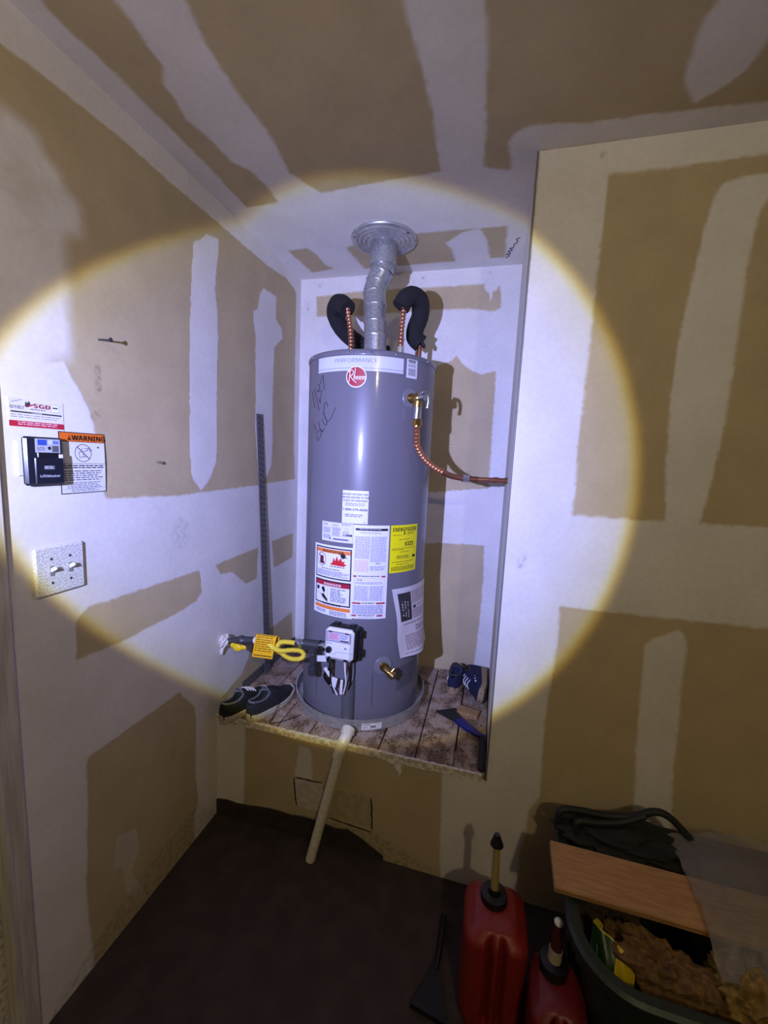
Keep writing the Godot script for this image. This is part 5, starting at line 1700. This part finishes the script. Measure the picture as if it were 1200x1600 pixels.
func tote() -> void:
	# open dark green bin with rounded corners
	var c := Vector3(1.668, 0.0, 0.290)
	var turn := deg_to_rad(-1.0)
	var t := thing("storage_tote", "dark green plastic tote in the corner, heaped with rubbish", "tote", c, turn)
	var hx := 0.345
	var hz := 0.232
	var outline := func(k: float, grow: float) -> Array:
		var ring := []
		var r := 0.115
		for q in [[1, 1, 0], [1, -1, 1], [-1, -1, 2], [-1, 1, 3]]:
			for j in 9:
				var a: float = PI / 2 * q[2] + PI / 2 * j / 8.0
				ring.append(Vector3(q[0] * (hx - r) * k + (r + grow) * k * sin(a), 0.0, q[1] * (hz - r) * k + (r + grow) * k * cos(a)))
		return ring
	var rings := []
	for p in [[0.80, 0.0, 0.004], [0.81, 0.0, 0.012], [0.975, 0.0, 0.400], [0.98, 0.022, 0.402], [0.985, 0.026, 0.410], [1.0, 0.026, 0.438], [1.0, 0.018, 0.445], [0.985, 0.0, 0.442], [0.97, -0.006, 0.40], [0.80, -0.006, 0.03]]:
		var ring: Array = outline.call(p[0], p[1])
		for i in ring.size():
			ring[i] += Vector3(0, p[2], 0)
		rings.append(ring)
	var g := Geo.new()
	g.crease = 35.0
	g.loft(rings)
	var green := mottled(121, 0.05, Color(0.10, 0.135, 0.115), Color(0.15, 0.19, 0.165), Vector3(5, 5, 5), 0.5)
	obj("tub", g, green, t)
	for k in 3:
		g = Geo.new()
		g.box(Vector3(-hx * 0.93 + 0.006, 0.22, -0.07 + 0.06 * k), Vector3(0.018, 0.34, 0.014), 0.004, Basis(Vector3.BACK, 0.12))
		obj("rib", g, green, t)
	# board across the tote
	g = Geo.new()
	g.box(Vector3(0, 0, 0), Vector3(0.90, 0.020, 0.122), 0.003)
	var b := obj("board", g, mottled(123, 0.03, Color(0.62, 0.46, 0.30), Color(0.70, 0.53, 0.36), Vector3(1.2, 10, 10), 0.65), self, Vector3(1.722, 0.4665, 0.298))
	b.rotation = Vector3(deg_to_rad(10), deg_to_rad(-0.5), 0)
	tag(b, "bare wooden board lying across the top of the green tote", "board")
	# fillings
	var brown := mottled(125, 0.05, Color(0.32, 0.22, 0.12), Color(0.50, 0.37, 0.20), Vector3(4, 4, 4), 0.9, 0.0, 0.05)
	var tan_ := mottled(126, 0.05, Color(0.46, 0.36, 0.17), Color(0.62, 0.50, 0.26), Vector3(4, 4, 4), 0.9, 0.0, 0.05)
	crumpled("paper_bag", "crumpled brown paper bag in the middle of the tote below the board", "paper bag", Vector3(1.505, 0.355, 0.395), Vector3(0.135, 0.085, 0.075), brown, 3.0, 1.0, -0.35)
	crumpled("burlap_cloth", "tan crumpled cloth in the tote right of the brown paper bag", "cloth", Vector3(1.665, 0.365, 0.405), Vector3(0.080, 0.090, 0.085), tan_, 11.0, 1.0, 0.2)
	crumpled("plastic_bag", "grey translucent plastic bag at the right end of the tote", "plastic bag", Vector3(1.80, 0.375, 0.40), Vector3(0.075, 0.075, 0.085), mottled(127, 0.06, Color(0.40, 0.38, 0.37), Color(0.55, 0.53, 0.52), Vector3(6, 6, 6), 0.3), 17.0, 0.9, 0.1)
	crumpled("dark_rag", "dark rag deep in the tote behind the packet", "rag", Vector3(1.42, 0.30, 0.30), Vector3(0.10, 0.08, 0.12), mottled(128, 0.06, Color(0.16, 0.12, 0.10), Color(0.27, 0.20, 0.15), Vector3(6, 6, 6), 0.9), 23.0, 0.8)
	crumpled("dark_cloth", "dark cloth at the bottom front of the tote", "cloth", Vector3(1.60, 0.25, 0.38), Vector3(0.22, 0.09, 0.10), mottled(129, 0.06, Color(0.10, 0.085, 0.075), Color(0.17, 0.14, 0.12), Vector3(6, 6, 6), 0.9), 31.0, 0.7)
	# green and yellow packet leaning in the front corner
	var art := Art.new(110, 130, 4.0, Color(0.10, 0.22, 0.11), 24)
	art.rect(62, 0, 48, 130, Color(0.78, 0.66, 0.08)); art.line(Vector2(0, 2), Vector2(62, 2), 4, Color(0.70, 0.66, 0.2)); art.line(Vector2(16, 40), Vector2(22, 96), 2, Color(0.55, 0.62, 0.55))
	g = Geo.new()
	g.crease = 60.0
	g.sheet(func(u, v): return Vector3(lerpf(-0.048, 0.048, u), lerpf(0.0, 0.118, v) - 0.030 * u * v, 0.020 * sin(u * PI) * sin(clampf(v, 0.0, 1.0) * PI) + 0.004 * sin(u * 14.0 + v * 5.0)), 16, 14, 0.022)
	var pk := obj("packet", g, art.material(0.4), self, Vector3(1.392, 0.318, 0.438))
	pk.rotation = Vector3(deg_to_rad(-24), deg_to_rad(-18), 0)
	tag(pk, "green and yellow packet standing in the tote's left front corner", "packet")
	# black bag with strap behind the board
	t = thing("shoulder_bag", "black bag with a looped strap lying behind the board on the tote", "bag", Vector3(1.46, 0.455, 0.150))
	g = Geo.new()
	g.crease = 60.0
	g.ball(Vector3(0.03, 0.012, 0.0), Vector3(0.19, 0.040, 0.075), func(d: Vector3): return 0.92 + 0.35 * noise.get_noise_3d(d.x * 2, d.y * 2 + 7, d.z * 2), 40, 24)
	obj("bag_body", g, mottled(131, 0.1, Color(0.06, 0.07, 0.065), Color(0.10, 0.115, 0.105), Vector3(10, 10, 10), 0.8), t)
	var strapm := mat(Color(0.085, 0.10, 0.095), 0.6)
	g = Geo.new()
	g.tube(curve([Vector3(-0.155, 0.005, 0.01), Vector3(-0.15, 0.055, 0.0), Vector3(-0.10, 0.062, -0.01), Vector3(-0.02, 0.058, -0.02), Vector3(0.05, 0.075, -0.02), Vector3(0.10, 0.105, -0.02), Vector3(0.14, 0.10, -0.02), Vector3(0.19, 0.06, -0.01), Vector3(0.24, 0.015, 0.01)], 7), 0.010, 10)
	obj("strap", g, strapm, t)
	g = Geo.new()
	g.tube(curve([Vector3(-0.105, 0.01, 0.03), Vector3(-0.105, 0.050, 0.02), Vector3(-0.05, 0.052, 0.01), Vector3(0.02, 0.062, -0.005), Vector3(0.08, 0.090, -0.015)], 7), 0.009, 10)
	obj("strap", g, strapm, t)
	# clear plastic sheeting bunched on the right, partly over the board
	var film := mat(Color(0.62, 0.60, 0.60, 0.30), 0.35)
	film.transparency = BaseMaterial3D.TRANSPARENCY_ALPHA
	g = Geo.new()
	g.crease = 60.0
	g.sheet(func(u: float, v: float):
		var x := lerpf(-0.14, 0.26, u)
		var z := lerpf(0.20, -0.11, v)
		return Vector3(x, 0.016 + 0.050 * smoothstep(0.35, 0.75, v) * sin(clampf(u * 1.15, 0.0, 1.0) * PI) + 0.018 * absf(noise.get_noise_2d(x * 16.0, z * 16.0)) - 0.055 * smoothstep(0.36, 0.0, v), z), 40, 30, 0.0012)
	var fs := obj("plastic_sheeting", g, film, self, Vector3(1.745, 0.474, 0.235))
	tag(fs, "cloudy plastic sheeting bunched over the right part of the board", "plastic sheet")


func ceiling_lamp() -> void:
	# the garage's own weak bulb, behind the camera
	var t := thing("ceiling_lamp", "bare bulb in a white ceiling holder behind the camera", "lamp", Vector3(1.66, H, 2.25))
	var g := Geo.new()
	g.lathe([Vector2(0.022, -0.070), Vector2(0.030, -0.055), Vector2(0.052, -0.022), Vector2(0.058, 0.0)], 32)
	obj("lamp_holder", g, M.white, t)
	g = Geo.new()
	g.lathe([Vector2(0.0, -0.165), Vector2(0.016, -0.162), Vector2(0.028, -0.150), Vector2(0.032, -0.132), Vector2(0.026, -0.108), Vector2(0.014, -0.085), Vector2(0.013, -0.068)], 24)
	var glow := mat(Color(1.0, 0.92, 0.76), 0.4)
	glow.emission_enabled = true
	glow.emission = Color(1.0, 0.80, 0.50)
	glow.emission_energy_multiplier = 2.0
	obj("bulb", g, glow, t)
	var l := OmniLight3D.new()
	l.name = "bulb_light"
	l.position = Vector3(0, -0.132, 0)
	l.light_color = Color(1.0, 0.87, 0.58).linear_to_srgb()
	l.light_energy = 0.66
	l.light_size = 0.03
	l.omni_range = 12.0
	l.omni_attenuation = 2.0
	l.shadow_enabled = true
	t.add_child(l)
